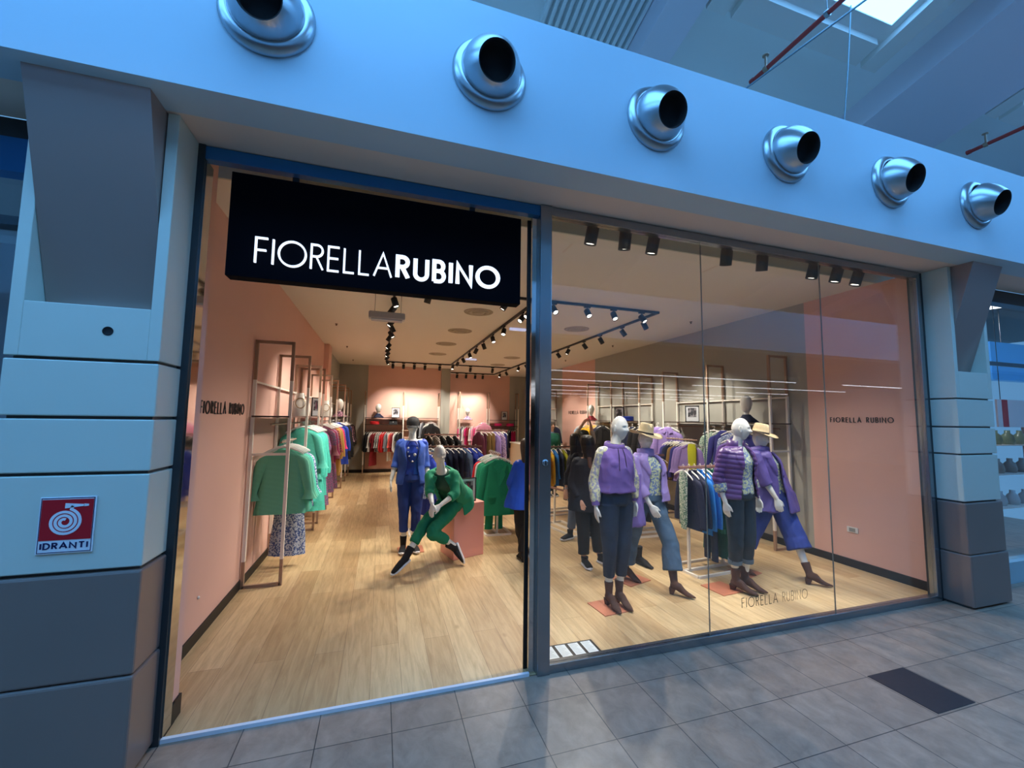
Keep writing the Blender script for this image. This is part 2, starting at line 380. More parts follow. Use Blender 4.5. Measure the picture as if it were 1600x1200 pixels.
# ------------------------------------------------------------------ round air nozzles on the fascia
ALU = mat('spun_aluminium', (176, 184, 190), .28, metal=.9)
HOLE = mat('nozzle_inside', (8, 8, 14), .8)
names = ['leftmost, cut by the photo edge', 'second from the left, over the black sign', 'third from the left', 'fourth from the left', 'fifth from the left', 'rightmost and smallest']
for i, x in enumerate((-.665, .575, 1.81, 3.05, 4.29, 5.53)):
    e = empty('air_nozzle', (x, FY, 3.985)); tag(e, 'round aluminium air nozzle on the fascia, '+names[i], 'air vent', 'air nozzles along the fascia')
    tag(MB().lathe([(.235, -.004), (.238, .015), (.22, .038), (.195, .05), (.18, .05), (.178, .02)], (0, 0, 0), (0, -1, 0), 48).build('flange', ALU, e))
    ax = Vector((.0, -1, -.42)).normalized()
    prof = [(.186, .02), (.185, .05), (.176, .085), (.156, .13), (.128, .175), (.112, .195)]
    MB().lathe(prof[:6], (0, -.012, .012), ax, 48).build('ball_nozzle', ALU, e)
    MB().lathe([(.112, .195), (.106, .193), (.102, .18), (.099, .11), (.0, .11)], (0, -.012, .012), ax, 40).build('nozzle_throat', HOLE, e)

# ------------------------------------------------------------------ pillars of the row
def quadwall(mb, x0, x1, z0, z1, y0, y1): mb.box(x0, x1, y0, y1, z0, z1)
def pillar(x0, x1, yf, name, label, mirror, idr=False):
    e = empty(name, ((x0+x1)/2, yf+.15, 0)); tag(e, label, 'pillar', 'stacked panel pillars between the shops')
    ox, oy = (x0+x1)/2, yf+.15
    def B(part, m, *a, bv=.006, lab=None):
        mb = MB()
        for (a0, a1, b0, b1, c0, c1) in a: mb.box(a0-ox, a1-ox, b0-oy, b1-oy, c0, c1)
        o = mb.build(part, m, e); bevel(o, bv); 
        if lab: o['label'] = lab
        return o
    g = .016
    B('base_panel', PILLAR_DK, (x0-.01, x1+.01, yf-.02, .0, .02, .52), bv=.012, lab='dark grey metal base panel')
    B('base_panel', PILLAR_DK, (x0-.005, x1+.005, yf-.01, .0, .525, 1.03), bv=.012, lab='dark grey metal panel')
    B('panel', PILLAR, (x0, x1, yf, 0, 1.03+g, 1.51))
    B('panel', PILLAR, (x0, x1, yf, 0, 1.51+g, 1.79))
    B('panel', PILLAR, (x0, x1, yf, 0, 1.79+g, 2.085))
    nx0, nx1 = x0+.06, x1-.06
    nx0, nx1 = (x0+.055, x1-.055)
    B('top_panel', PILLAR, (x0, nx0, yf, 0, 2.085+g, H), (nx1, x1, yf, 0, 2.085+g, H), (nx0, nx1, yf, 0, 2.085+g, 2.375), (nx0, nx1, yf+.17, 0, 2.375, H), bv=.003)
    B('core', mat('pillar_gap', (90, 96, 100), .3, metal=.4), (x0+.02, x1-.02, yf+.03, 0, .0, 2.1), bv=.001)
    # slanting wedge bracket carrying the soffit
    mb = MB()
    P = [(yf+.14, 2.38), (yf+.165, 2.38), (yf+.165, H), (yf-.18, H)]
    mb.prism([(a-oy, b) for a, b in P], nx0-ox+.004, nx1-ox-.004, 'x')
    br = mb.build('wedge_bracket', mat('bracket_metal', (166, 148, 142), .3, metal=.35), e); br['label'] = 'dark grey slanting wedge bracket'
    return e
p1 = pillar(-1.765, -1.135, -.27, 'pillar', 'pale blue panelled pillar left of the entrance carrying the hose sign', False)
p2 = pillar(5.65, 6.26, -.23, 'pillar', 'pale panelled pillar right of the shop window', True)
# small dark hole in the left pillar
mb = MB().lathe([(.0, .0), (.02, .0), (.022, .002), (.024, 0)], (-1.365+1.45, -.27+.12-.001, 2.245), (0, -1, 0), 20); mb.build('screw_hole', HOLE, p1)

# fire hose sign
e = empty('hose_sign', (-1.45, -.272, 1.14)); tag(e, 'square white and red fire hose sign reading IDRANTI on the left pillar', 'sign')
SW = mat('sign_white', (225, 230, 238), .4); SR = mat('sign_red', (190, 22, 38), .4); SN = mat('sign_navy', (24, 30, 80), .4)
bevel(MB().box(-.11, .11, -.006, 0, -.003, .268).build('plate', SW, e), .002)
MB().box(-.1, .1, -.0075, -.006, .062, .256).build('red_field', SR, e)
mb = MB()
for a, b, c_, d in ((-.104, .104, .003, .006), (-.104, .104, .261, .264), (-.104, -.1015, .003, .264), (.1015, .104, .003, .264)): mb.box(a, b, -.0072, -.006, c_, d)
mb.build('border', SN, e)
mb = MB()
pts = []
for k in range(90):
    a = k/89*2*PI*3.0; r = .012+.052*k/89; pts.append((-.008+r*math.cos(a+1.2), .148+r*math.sin(a+1.2)))
pts.append((.02, .224))
def MS(a, b, d): return Vector((a, -.0075-d, b))
stroke(mb, pts, .012, MS, .002)
mb.prism([(-.01, .213), (-.01, .238), (.062, .231), (.062, .222)], -.0095, -.0075)
mb.prism([(.064, .220), (.064, .233), (.082, .231), (.082, .222)], -.0095, -.0075)
mb.build('hose_symbol', SW, e)
letters('letter', 'IDRANTI', (-.094, -.006, .018), (1, 0, 0), (0, 0, 1), .034, .186, SN, e, .0015, .22, wd=1.15, gap=.14)

# ------------------------------------------------------------------ shop front frame
HD = 3.49
fr = empty('door_1', (.0, 0, 0)); struct(fr)
MB().box(-1.17, -1.098, -.02, .05, 0, HD).build('jamb', STEEL_DK, fr)
MB().box(-1.097, -1.09, .0, .10, .03, HD-.09).build('jamb_lining', MIRROR, fr)
MB().box(-1.10, 1.126, -.012, .05, HD-.085, HD-.004).build('header', BLUE_METAL, fr)
MB().box(-1.10, 1.075, -.004, .02, 0, .022).build('threshold', mat('white_aluminium', (225, 228, 235), .35), fr)
MB().box(1.075, 1.128, .02, .10, 0, HD-.09).build('jamb_lining', MIRROR, fr)
MB().box(1.06, 1.076, .085, .10, 0, HD-.09).build('jamb_lining', BLACK, fr)
bevel(MB().box(1.126, 1.222, -.03, .06, 0, HD).build('post', STEEL, fr), .006)
lk = MB().lathe([(.0, .012), (.024, .012), (.027, .004), (.027, .0)], (1.174, -.03, 1.50), (0, -1, 0), 24).build('lock', STEEL, fr)
MB().box(1.171, 1.177, -.046, -.041, 1.482, 1.515).build('keyhole', BLACK, lk)
wf = struct(empty('window_1', (3.4, 0, 0)))
def wb(n, m, *a):
    a = list(a); a[0] -= 3.4; a[1] -= 3.4
    return MB().box(*a).build(n, m, wf)
bevel(wb('bottom_rail', STEEL, 1.222, 5.60, -.02, .05, 0, .062), .004)
bevel(wb('top_rail', STEEL, 1.222, 5.60, -.02, .05, HD-.075, HD-.004), .004)
bevel(wb('side_rail', STEEL, 5.54, 5.60, -.02, .05, .06, HD-.07), .004)
wb('side_rail', STEEL_DK, 5.60, 5.65, -.01, .05, 0, HD-.004)
wb('joint', mat('glass_joint', (110, 116, 112), .3), 2.6685, 2.6715, .004, .016, .062, HD-.075)
wb('joint', MATS['glass_joint'], 4.1155, 4.1185, .004, .016, .062, HD-.075)
for a, b in ((1.222, 2.665), (2.675, 4.112), (4.122, 5.54)): wb('pane', GLASS, a, b, .005, .015, .062, HD-.075)

# ------------------------------------------------------------------ shop shell
HC = 3.555
struct(boxo('ceiling.003', CEIL, -1.6, 6.1, .52, 14.2, HC, HC+.1))
struct(boxo('ceiling.004', CEIL, -1.6, 6.1, .05, .52, HC+.34, HC+.4))
struct(boxo('trim_8', mat('pelmet_shade', (186, 188, 172), .85), -1.6, 6.1, .50, .52, HC, HC+.36))  # shade of the unlit recess face put into its grey colour
struct(boxo('trim_9', CEIL, -1.6, 6.1, .03, .06, HC-.06, HC+.36))
# left wall: short return by the door, salmon wall, small column, olive stretch
struct(boxo('wall_left', PINK, -1.6, -1.352, .24, 7.80, 0, HC))
struct(boxo('wall_left_return', PINK, -1.6, -1.112, .052, .24, 0, HC))
struct(boxo('wall_left_column', PINK, -1.6, -1.24, 7.80, 8.35, 0, HC))
struct(boxo('wall_left_far', PINK, -1.6, -1.352, 8.35, 9.36, 0, HC))
struct(boxo('wall_left_end', GREY, -1.6, -1.351, 9.36, 11.74, 0, HC))
struct(MB().box(-1.36, -1.338, .25, 11.7, 0.004, .095).box(-1.2, -1.100, .16, .252, .004, .12).box(-1.13, -1.098, .054, .17, .004, .12).build('baseboard_left', BASEB))
struct(boxo('wall_back', PINK, -.45, 1.98, 11.72, 11.9, 0, HC))
struct(boxo('wall_back_left', GREY, -1.6, -.45, 11.715, 11.9, 0, HC))
struct(boxo('wall_back_column', GREY, 1.98, 2.30, 11.66, 13.4, 0, HC))
struct(boxo('wall_back_right', PINK, 2.30, 5.0, 13.3, 13.5, 0, HC))
struct(boxo('wall_back_corner', GREY, 5.0, 6.1, 13.295, 13.5, 0, HC))
struct(MB().box(-1.36, 2.3, 11.69, 11.72, .004, .1).box(2.3, 5.9, 13.27, 13.3, .004, .1).build('baseboard_back', BASEB))
struct(boxo('wall_right', PINK, 5.79, 6.1, .05, 1.44, 0, HC))
struct(boxo('wall_right_mid', GREY, 5.791, 6.1, 1.44, 7.60, 0, HC))
struct(boxo('wall_right_far', PINK, 5.79, 6.1, 7.60, 9.85, 0, HC))
struct(boxo('wall_right_end', GREY, 5.791, 6.1, 9.85, 13.4, 0, HC))
struct(boxo('baseboard_right', BASEB, 5.77, 5.8, .06, 13.3, .004, .10))
struct(MB().box(5.6, 5.8, .02, .10, 0, HC).build('trim_10', STEEL_DK))
INK = mat('black_lettering', (20, 18, 20), .5)
def wordsign(name, label, origin, xd, h, wdt, parent_loc, **k):
    e = empty(name, origin); tag(e, label, 'lettering', k.pop('group', None))
    letters('letter', 'FIORELLA RUBINO', (0, 0, 0), xd, (0, 0, 1), h, wdt, k.pop('m', INK), e, **k)
    return e
wordsign('shop_lettering', 'black raised shop name lettering on the salmon wall left of the entrance', (-1.351, .90, 1.825), (0, 1, 0), .112, 1.10, None, depth=.006, thin=.13, wd=.72, gap=.20)
wordsign('shop_lettering', 'black raised shop name lettering on the salmon wall at the right', (5.789, 1.145, 1.83), (0, -1, 0), .070, .73, None, depth=.006, thin=.14, gap=.3)
wordsign('shop_lettering', 'small dark shop name lettering on far salmon stretch of right wall', (5.789, 9.35, 1.99), (0, -1, 0), .112, 1.35, None, depth=.006, thin=.13, wd=.85, gap=.20)
# lettering stuck on the glass
e = empty('glass_lettering', (2.985, .004, .232)); tag(e, 'black vinyl shop name stuck low on the middle window pane', 'lettering')
letters('letter', 'FIORELLA RUBINO', (.02, -.001, .0), (1, 0, 0), (0, 0, 1), .085, .76, INK, e, .001, .07, bold=.045, nb=8, wd=.85, gap=.22)
e['label'] = 'black vinyl shop name stuck low on the middle window pane'

# notices lying inside the window
e = empty('notice_board', (1.52, .21, .005)); e.rotation_euler = (0, 0, 0)
tag(e, 'black board with four white paper notices lying at the foot of the window', 'notice board')
bevel(MB().box(-.25, .21, -.1, .1, 0, .006).build('board', BLACK, e), .002)
PAPER = mat('white_paper', (226, 232, 232), .7, var=.04, vscale=30)
PRINT = mat('grey_print', (150, 158, 160), .7)
for k in range(4):
    x0 = -.235+k*.112; p = MB().box(x0, x0+.085, -.082, .082, .006, .0075).build('paper', PAPER, e)
    mb = MB()
    for r_ in range(9):
        ln = .065-.02*((r_*7+k*3) % 4)/3; mb.box(x0+.008, x0+.008+ln, .066-r_*.016, .069-r_*.016, .0075, .0079)
    mb.build('print', PRINT, p)
# dark plate let into the tiles
tag(boxo('floor_plate', mat('dark_floor_plate', (46, 40, 44), .5, var=.2, vscale=30), 3.425, 3.805, -1.085, -.685, -.01, .003), 'dark square plate let into the grey floor tiles outside', 'floor plate')
# socket on the right wall
e = empty('power_socket', (5.79, .935, .47)); tag(e, 'white wall socket low on the right salmon wall', 'socket')
bevel(MB().box(-.012, 0, -.065, .065, -.035, .035).build('plate', WHITE, e), .004)
MB().box(-.016, -.012, -.035, .035, -.022, .022).build('insert', mat('socket_grey', (150, 150, 145), .4), e)
e = empty('cable_tab', (-1.35, 1.15, .35)); 
tag(e, 'small white cable tab on the left wall near the floor', 'wall fitting'); MB().lathe([(.0, .012), (.010, .01), (.013, 0)], (0, 0, 0), (1, 0, 0), 12).build('tab', WHITE, e)

# ------------------------------------------------------------------ shop sign
e = empty('shop_sign', (0, 0, 2.685)); tag(e, 'large black box sign with glowing white shop name hanging in the entrance', 'sign')
bevel(MB().box(-.955, .975, -.0, .10, .0, .672).build('sign_box', mat('sign_black', (3, 3, 12), .9, spec=.12), e), .003)
GLOW = mat('glowing_letter', (240, 246, 255), .4, emit=(235, 244, 255), estr=1.15)
letters('letter', 'FIORELLARUBINO', (-.80, 0, .09), (1, 0, 0), (0, 0, 1), .175, 1.61, GLOW, e, .014, .07, bold=.17, nb=8, wd=.92, gap=.12)
for x in (-.6, .6): MB().box(x-.02, x+.02, .04, .06, .67, .80).build('support', STEEL_DK, e)
# ------------------------------------------------------------------ track lighting (each head carries its own light)
WARM = (1.0, .93, .82)
LAMP = mat('lamp_face', (255, 250, 240), .4, emit=(255, 244, 228), estr=5)
HEADW = 150.0
def head_mesh():
    mb = MB(); mb.box(-.05, .05, -.016, .016, -.022, 0); mb.bar((0, 0, -.02), (0, 0, -.06), .007)
    return mb
_head = {}
def spot(x, y, z, aim, label, power=1.0, size=58, r=.044, ln=.13, sc=1.0, track='ceiling', ad=None):
    """track head: adapter and stem on top, tilted can below"""
    e = empty('track_spotlight', (x, y, z)); tag(e, label, 'spotlight', 'track spotlights')
    if 'ad' not in _head:
        _head['ad'] = head_mesh().build('adapter', BLACK).data; bpy.data.objects.remove(bpy.data.objects['adapter'])
        _head['can'] = MB().lathe([(0, .035), (r*.95, .035), (r, .03), (r, -ln+.035), (r*.86, -ln+.035), (r*.8, -ln+.05)], n=20).build('can', BLACK).data; bpy.data.objects.remove(bpy.data.objects['can'])
        _head['lens'] = MB().lathe([(0, -ln+.046), (r*.82, -ln+.046), (r*.82, -ln+.05), (0, -ln+.05)], n=16).build('lens', LAMP).data; bpy.data.objects.remove(bpy.data.objects['lens'])
    d = Vector(aim).normalized(); q = (-d).to_track_quat('Z', 'Y')
    a = bpy.data.objects.new('adapter', _head['ad']); C.objects.link(a); a.parent = e
    if ad: a.rotation_euler = (0, 0, PI/2)
    c = bpy.data.objects.new('can', _head['can']); C.objects.link(c); c.parent = e; c.location = (0, 0, -.085); c.rotation_mode = 'QUATERNION'; c.rotation_quaternion = q
    l = bpy.data.objects.new('lens', _head['lens']); C.objects.link(l); l.parent = c; tag(l, 'glowing lamp face')
    ld = bpy.data.lights.new('spot_lamp', 'SPOT'); ld.energy = HEADW*power; ld.color = WARM; ld.spot_size = math.radians(size); ld.spot_blend = .75; ld.shadow_soft_size = .03
    lo = bpy.data.objects.new('spot_lamp', ld); C.objects.link(lo); lo.parent = e
    lo.location = Vector((0, 0, -.085))+d*(ln-.03); lo.rotation_mode = 'QUATERNION'; lo.rotation_quaternion = q
    e.scale = (sc, sc, sc)
    return e
def track(name, label, segs):
    mb = MB()
    for a, b in segs: mb.sq((a[0], a[1], HC-.018), (b[0], b[1], HC-.018), .036, .036)
    return tag(mb.build(name, BLACK), label, 'track rail', 'black ceiling tracks')
track('lighting_track', 'long black ceiling track running back along the left side', [((.12, 2.58), (.12, 10.4))])
track('lighting_track', 'black ceiling track running back through the middle of the shop', [((2.1, 2.6), (2.1, 10.38))])
track('lighting_track', 'black ceiling track along the right side meeting the front track at a corner', [((4.15, 2.58), (4.15, 12.6))])
track('lighting_track', 'black ceiling track crossing the shop nearest the window', [((.14, 2.58), (4.17, 2.58))])
track('lighting_track', 'black ceiling track crossing the shop in front of the back wall', [((.12, 10.4), (4.13, 10.4))])
track('lighting_track', 'short black ceiling track deep in the right rear recess', [((2.45, 12.62), (4.17, 12.62))])
ZT = HC-.036
ASPOT = [(2.95, .4, 1.1), (3.4, -.8, .9), (4.3, -.9, 1), (4.75, .7, .8), (5.3, .7, .9), (5.7, -.8, 1), (6.7, -.9, 1), (7.3, -.9, .9), (8.0, -.8, 1), (8.7, -.9, 1), (9.6, .5, 1)]
for i, (y, ax_, p) in enumerate(ASPOT):
    spot(.12, y, ZT, (ax_, (-.15 if i == 0 else .12 if i % 2 else -.2), -1.25), 'black spotlight on the left ceiling track, %s from the front' % ORD[i], p, 70, ad=1)
for i, (y, ax_, ay) in enumerate([(2.95, -.85, -.35), (3.25, -.9, -.45), (4.3, -.3, -.5), (5.1, .15, -.55), (5.9, .5, .2), (6.6, -.5, .2), (7.4, .3, -.4), (8.3, .6, -.1), (9.1, -.5, .2), (10.0, -.2, -.4)]):
    spot(2.1, y, ZT, (ax_, ay, -1.1), 'black spotlight on the middle ceiling track, %s from the front' % ORD[i], .95, 70, ad=1)
for i, (y, ax_) in enumerate([(2.95, .8), (3.6, .8), (4.4, .85), (5.1, .8), (5.9, -.6), (6.5, .8), (7.2, .85), (8.2, .8), (8.9, .8), (9.6, -.5), (11.0, .8), (11.8, -.4)]):
    spot(4.15, y, ZT, (ax_, -.25 if i % 2 else .1, -1.2), 'black spotlight on the right ceiling track, %s from the front' % ORD[i], 1, 70, ad=1)
for i, (x, ax_, ay) in enumerate([(.55, -.25, .35), (1.62, -.6, .15), (2.35, .2, -.9), (2.9, .1, -.8), (3.35, 0, -.7), (3.85, .4, -.7)]):
    spot(x, 2.58, ZT, (ax_, ay, -1.1), 'black spotlight on the front cross track, %s from the left' % ORD[i], 1.0, 70)
for i, x in enumerate((.3, .62, .95, 1.28, 1.75, 2.75, 3.5)):
    spot(x, 10.4, ZT, (0, .75, -1.0), 'black spotlight on the back wall track, %s from the left' % ORD[i], .8, 66)
for i, x in enumerate((2.7, 3.05, 3.4, 3.7)):
    spot(x, 12.62, ZT, (0, .5, -1.3), 'black spotlight in the rear recess, %s from the left' % ORD[i], .7, 66)
# heads close behind the window, on their own white rail
mb = MB().sq((1.3, .13, HC+.30), (5.5, .13, HC+.30), .04, .04)
tag(MB().sq((1.25, .13, HC-.02), (5.55, .13, HC-.02), .024, .02).build('lighting_track', WHITE), 'pale lighting track close behind the top of the shop window', 'track rail')
for i, x in enumerate((1.66, 1.98, 2.27, 3.09, 3.53, 4.22, 4.56, 4.87)):
    spot(x, .13, HC-.03, ((-.12, .04, -.1, .1, .16, -.1, -.16, -.22)[i], .30, -1.2), 'black spotlight hanging behind the top of the window, %s from the left' % ORD[i], .5, 66, sc=1.2)

# ------------------------------------------------------------------ ceiling fittings
for i, (x, y) in enumerate(((1.46, 3.6), (1.44, 5.17), (1.40, 6.72), (1.41, 8.35), (3.52, 4.19), (3.50, 8.25), (3.54, 9.9), (3.5, 6.2))):
    lab = 'round ceiling air diffuser, ' + (('%s from the front in the row left of the middle track' % ORD[i]) if i < 4 else ['nearest the window between middle and right tracks', 'third from the window between middle and right tracks', 'farthest from the window between middle and right tracks', 'second from the window between middle and right tracks'][i-4])
    o = MB().lathe([(.24, 0), (.235, -.008), (.20, -.012), (.19, -.002), (.17, -.002), (.165, -.016), (.13, -.022), (.12, -.006), (.1, -.006), (.09, -.026), (.03, -.034), (0, -.034)], n=36)
    for k in range(3): o.bar((0, 0, -.03), (.05*math.cos(k*2.1), .05*math.sin(k*2.1), -.03), .004, 5)
    tag(o.build('ceiling_diffuser', mat('diffuser_paint', (170, 156, 136), .6), loc=(x, y, HC)), lab, 'air diffuser', 'round ceiling diffusers')
for i, (x, y) in enumerate(((-.86, 5.38), (-.86, 7.97), (-.87, 10.5), (5.11, 2.95), (5.09, 5.49), (2.66, 4.64), (2.66, 9.15), (5.1, 8.1))):
    lab = 'tiny bronze ceiling sprinkler, ' + ['nearest the front along the left wall', 'second along the left wall', 'last along the left wall', 'first along the right wall', 'second along the right wall', 'right of the middle track near the front', 'right of the middle track near the back', 'third along the right wall'][i]
    tag(MB().lathe([(.026, 0), (.024, -.008), (.01, -.01), (.01, -.028), (.018, -.03), (.018, -.034), (0, -.034)], n=16).build('ceiling_sprinkler', mat('sprinkler_bronze', (90, 66, 48), .4, metal=.5), loc=(x, y, HC)), lab, 'sprinkler', 'ceiling sprinklers')
e = empty('hanging_light_panel', (.03, 2.86, 3.19)); tag(e, 'grey emergency light case hanging from the ceiling on two thin wires', 'emergency light')
bevel(MB().box(-.235, .235, -.075, .075, -.055, .04).build('case', mat('case_grey', (176, 172, 172), .3), e), .02, 3)
bevel(MB().box(-.2, .2, -.06, .06, -.075, -.054).build('diffuser', mat('case_clear', (200, 200, 205), .15), e), .008)
MB().bar((-.16, 0, .04), (-.16, 0, HC-3.19), .003, 5).bar((.18, 0, .04), (.18, 0, HC-3.19), .003, 5).build('wire', STEEL_DK, e)
for i, (x, y) in enumerate(((2.45, 4.55), (2.45, 8.9))):
    o = MB().box(-.16, .16, -.035, .035, -.04, 0).build('ceiling_lamp', mat('emergency_lamp', (200, 205, 230), .4, emit=(200, 210, 255), estr=.6), loc=(x, y, HC))
    tag(o, 'slim pale emergency lamp on the ceiling right of middle track, %s one' % ('nearer' if i == 0 else 'farther'), 'emergency light', 'slim emergency lamps')

# ------------------------------------------------------------------ the shop across the walkway (seen mirrored in the glass)
STRIP = mat('light_strip', (255, 255, 255), .4, emit=(235, 240, 250), estr=5)
rows = []
for r_ in range(6):
    y = -8.8-2.6*r_
    for (a, b) in (((-6, 2.5), (4.5, 15), (17.5, 21)) if r_ % 2 == 0 else ((-4, 4), (5.5, 11), (12.5, 21.5))):
        o = MB().box(a, b, y-.022, y+.022, 3.32, 3.35).build('light_strip', STRIP)
        rows.append(o)
        tag(o, 'long white ceiling light strip mirrored in the window, %s row back, %s piece' % (ORD[r_], ['left', 'middle', 'right'][len(rows) % 3-1]), 'ceiling light', 'ceiling light strips of the shop opposite')
struct(boxo('wall_opposite_side', mat('opposite_side', (120, 118, 116), .7), 15.4, 16.4, -5.2, -4.7, 0, H))
# ------------------------------------------------------------------ figures: bodies, clothes, shoes
V = Vector
def bake(o, voxel=None, smooth=0, solid=None, fold=None, mir=False):
    """applies thickness, fuses overlapping volumes into one skin, then presses folds into it"""
    if solid:
        m = o.modifiers.new('s', 'SOLIDIFY'); m.thickness = solid; m.offset = 0
    if voxel:
        m = o.modifiers.new('r', 'REMESH'); m.mode = 'VOXEL'; m.voxel_size = voxel; m.use_smooth_shade = True
    if smooth:
        m = o.modifiers.new('m', 'SMOOTH'); m.factor = .5; m.iterations = smooth
    dg = bpy.context.evaluated_depsgraph_get(); dg.update()
    me = bpy.data.meshes.new_from_object(o.evaluated_get(dg), depsgraph=dg)
    old = o.data; o.modifiers.clear(); o.data = me; bpy.data.meshes.remove(old)
    if fold:
        ns = [v.normal.copy() for v in me.vertices]
        for v, n in zip(me.vertices, ns): v.co = v.co+n*fold(v.co)
        me.update()
    me.polygons.foreach_set('use_smooth', [True]*len(me.polygons))
    return o
def cat_pts(pts, rs, k=5):
    """smooth curve through points with radii"""
    P = [V(p) for p in pts]; out = []; ro = []; n = len(P)
    for i in range(n-1):
        p0 = P[max(i-1, 0)]; p1 = P[i]; p2 = P[i+1]; p3 = P[min(i+2, n-1)]
        for j in range(k):
            t = j/k
            out.append(.5*((2*p1)+(p2-p0)*t+(2*p0-5*p1+4*p2-p3)*t*t+(-p0+3*p1-3*p2+p3)*t**3)); ro.append(rs[i]+(rs[i+1]-rs[i])*t)
    out.append(P[-1]); ro.append(rs[-1])
    return out, ro
def limb(mb, pts, rs, n=16, k=5):
    a, b = cat_pts(pts, rs, k); mb.path(a, b, n)
def frame_of(J, t):
    """side and front directions of the trunk at height fraction t (0 hips, 1 shoulders)"""
    s = ((J['hpb']-J['hpa']).normalized()*(1-t)+(J['shb']-J['sha']).normalized()*t).normalized()
    u = (J['nk']-J['pe']).normalized()
    f = u.cross(s).normalized()*-1
    f = s.cross(u).normalized()*-1 if False else u.cross(s).normalized()
    if f.dot(J['front']) < 0: f = -f
    return s, f
def spine(J, t):
    P = [J['pe'], J['wa'], J['ch'], J['nk']]; x = t*3; i = min(int(x), 2); x -= i
    return P[i].lerp(P[i+1], x)
BODY_T = [(-.10, .10, .09), (0, .168, .118), (.18, .150, .108), (.34, .122, .092), (.5, .138, .10), (.68, .155, .112), (.83, .168, .098), (.93, .120, .072), (1.0, .058, .056)]
def trunk(mb, J, grow=0.0, n=28, sc=1.0):
    rs = []
    for t, a, b in BODY_T:
        s, f = frame_of(J, min(max(t, 0), 1)); c = spine(J, max(t, 0)) if t >= 0 else J['pe']+(J['pe']-J['wa'])*(-t*1.6)
        g = grow*(1 if t < .95 else .6)
        rs.append((c, s*(a*sc+g), f*(b*sc+g)))
    mb.rings(rs, n)
    if sc > .97:
        s, f = frame_of(J, .68); c = spine(J, .68)
        for sg in (-1, 1): mb.ball(c+s*.068*sg+f*.052, .058, .054, .058)
def head(mb, c, fdir, up=V((0, 0, 1)), sc=1.0, face=True):
    f = V(fdir).normalized(); up = (up-f*up.dot(f)).normalized(); s = f.cross(up)
    vs = []; n = 64; m = 48
    g = lambda x, z, x0, z0, sx, sz: math.exp(-((x-x0)/sx)**2-((z-z0)/sz)**2)
    for j in range(m+1):
        ph = -PI/2+PI*j/m; z = math.sin(ph); r = math.cos(ph)
        for k in range(n):
            th = 2*PI*k/n; x = r*math.cos(th); y = r*math.sin(th)      # y: front
            jaw = 1-.30*max(0, -z)**1.3
            X = .074*x*jaw; Y = (.093*y if y < 0 else .088*y*(1-.10*max(0, -z))); Z = .122*z
            if z < 0 and y < 0: Y *= 1+.35*z*0.8                          # nape
            if y > 0 and face:
                fx, fz = X/.074, Z/.122; w = max(0, y)**.5
                d = .024*g(fx, fz, 0, -.17, .18, .13)+.010*g(fx, fz, 0, .04, .13, .22)     # nose
                d += -.017*g(fx, fz, .40, .07, .22, .11)-.017*g(fx, fz, -.40, .07, .22, .11)+.006*g(fx, fz, .40, .06, .12, .05)+.006*g(fx, fz, -.40, .06, .12, .05)
                d += .006*g(fx, fz, .4, .24, .3, .08)+.006*g(fx, fz, -.4, .24, .3, .08)
                d += .009*g(fx, fz, 0, -.46, .26, .055)+.007*g(fx, fz, 0, -.58, .22, .05)-.004*g(fx, fz, 0, -.52, .3, .022)
                d += .010*g(fx, fz, 0, -.86, .28, .16)+.004*g(fx, fz, .55, -.15, .2, .2)+.004*g(fx, fz, -.55, -.15, .2, .2)
                Y += d*w
            vs.append(V(c)+(s*X+f*Y+up*Z)*sc)
    mb.add(vs, [(j*n+k, j*n+(k+1) % n, (j+1)*n+(k+1) % n, (j+1)*n+k) for j in range(m) for k in range(n)], True)
    for sg in (-1, 1):                                                   # ears
        rs = []
        for z, rr in ((-.032, .006), (-.02, .013), (0, .017), (.018, .019), (.03, .012), (.036, .004)):
            rs.append((V(c)+(s*sg*.074-f*.008+up*(z+.0))*sc, (f*rr)*sc, (s*.008)*sc))
        mb.rings(rs, 12)
def hand(mb, w, d, n, side, curl=.35, L=.18, spread=0.0):
    """w wrist, d direction, n back-of-hand normal, side = thumb side"""
    w = V(w); d = V(d).normalized(); n = (V(n)-d*V(n).dot(d)).normalized(); s = V(side); s = (s-d*s.dot(d)-n*s.dot(n)).normalized()
    k = L/.18
    mb.rings([(w-d*.02*k, s*.024*k, n*.019*k), (w+d*.01*k, s*.026*k, n*.017*k), (w+d*.045*k, s*.037*k, n*.0155*k), (w+d*.08*k, s*.042*k, n*.0135*k), (w+d*.093*k, s*.038*k, n*.010*k)], 16)
    for i, (off, ln) in enumerate(((.031, .070), (.0105, .080), (-.0105, .074), (-.031, .058))):
        b = w+(d*.080+s*off)*k; pts = [b]; dd = (d+s*off*spread).normalized(); a = curl*(.55+.15*i)
        for q, seg in enumerate((.44, .31, .25)):
            dd = (dd*math.cos(a*(.5 if q == 0 else .8))-n*math.sin(a*(.5 if q == 0 else .8))).normalized()
            pts.append(pts[-1]+dd*ln*seg*k)
        mb.path([p for p in pts], [.0098*k, .0092*k, .0084*k, .0066*k], 8)
    b = w+(d*.022+s*.024)*k
    t1 = (d*.75+s*.55-n*.25).normalized(); p1 = b+t1*.038*k; t2 = (d*.95+s*.12-n*.3).normalized(); p2 = p1+t2*.028*k; p3 = p2+t2*.022*k
    mb.path([b-t1*.01, b+t1*.015*k, p1, p2, p3], [.012*k, .0135*k, .0105*k, .0095*k, .007*k], 8)
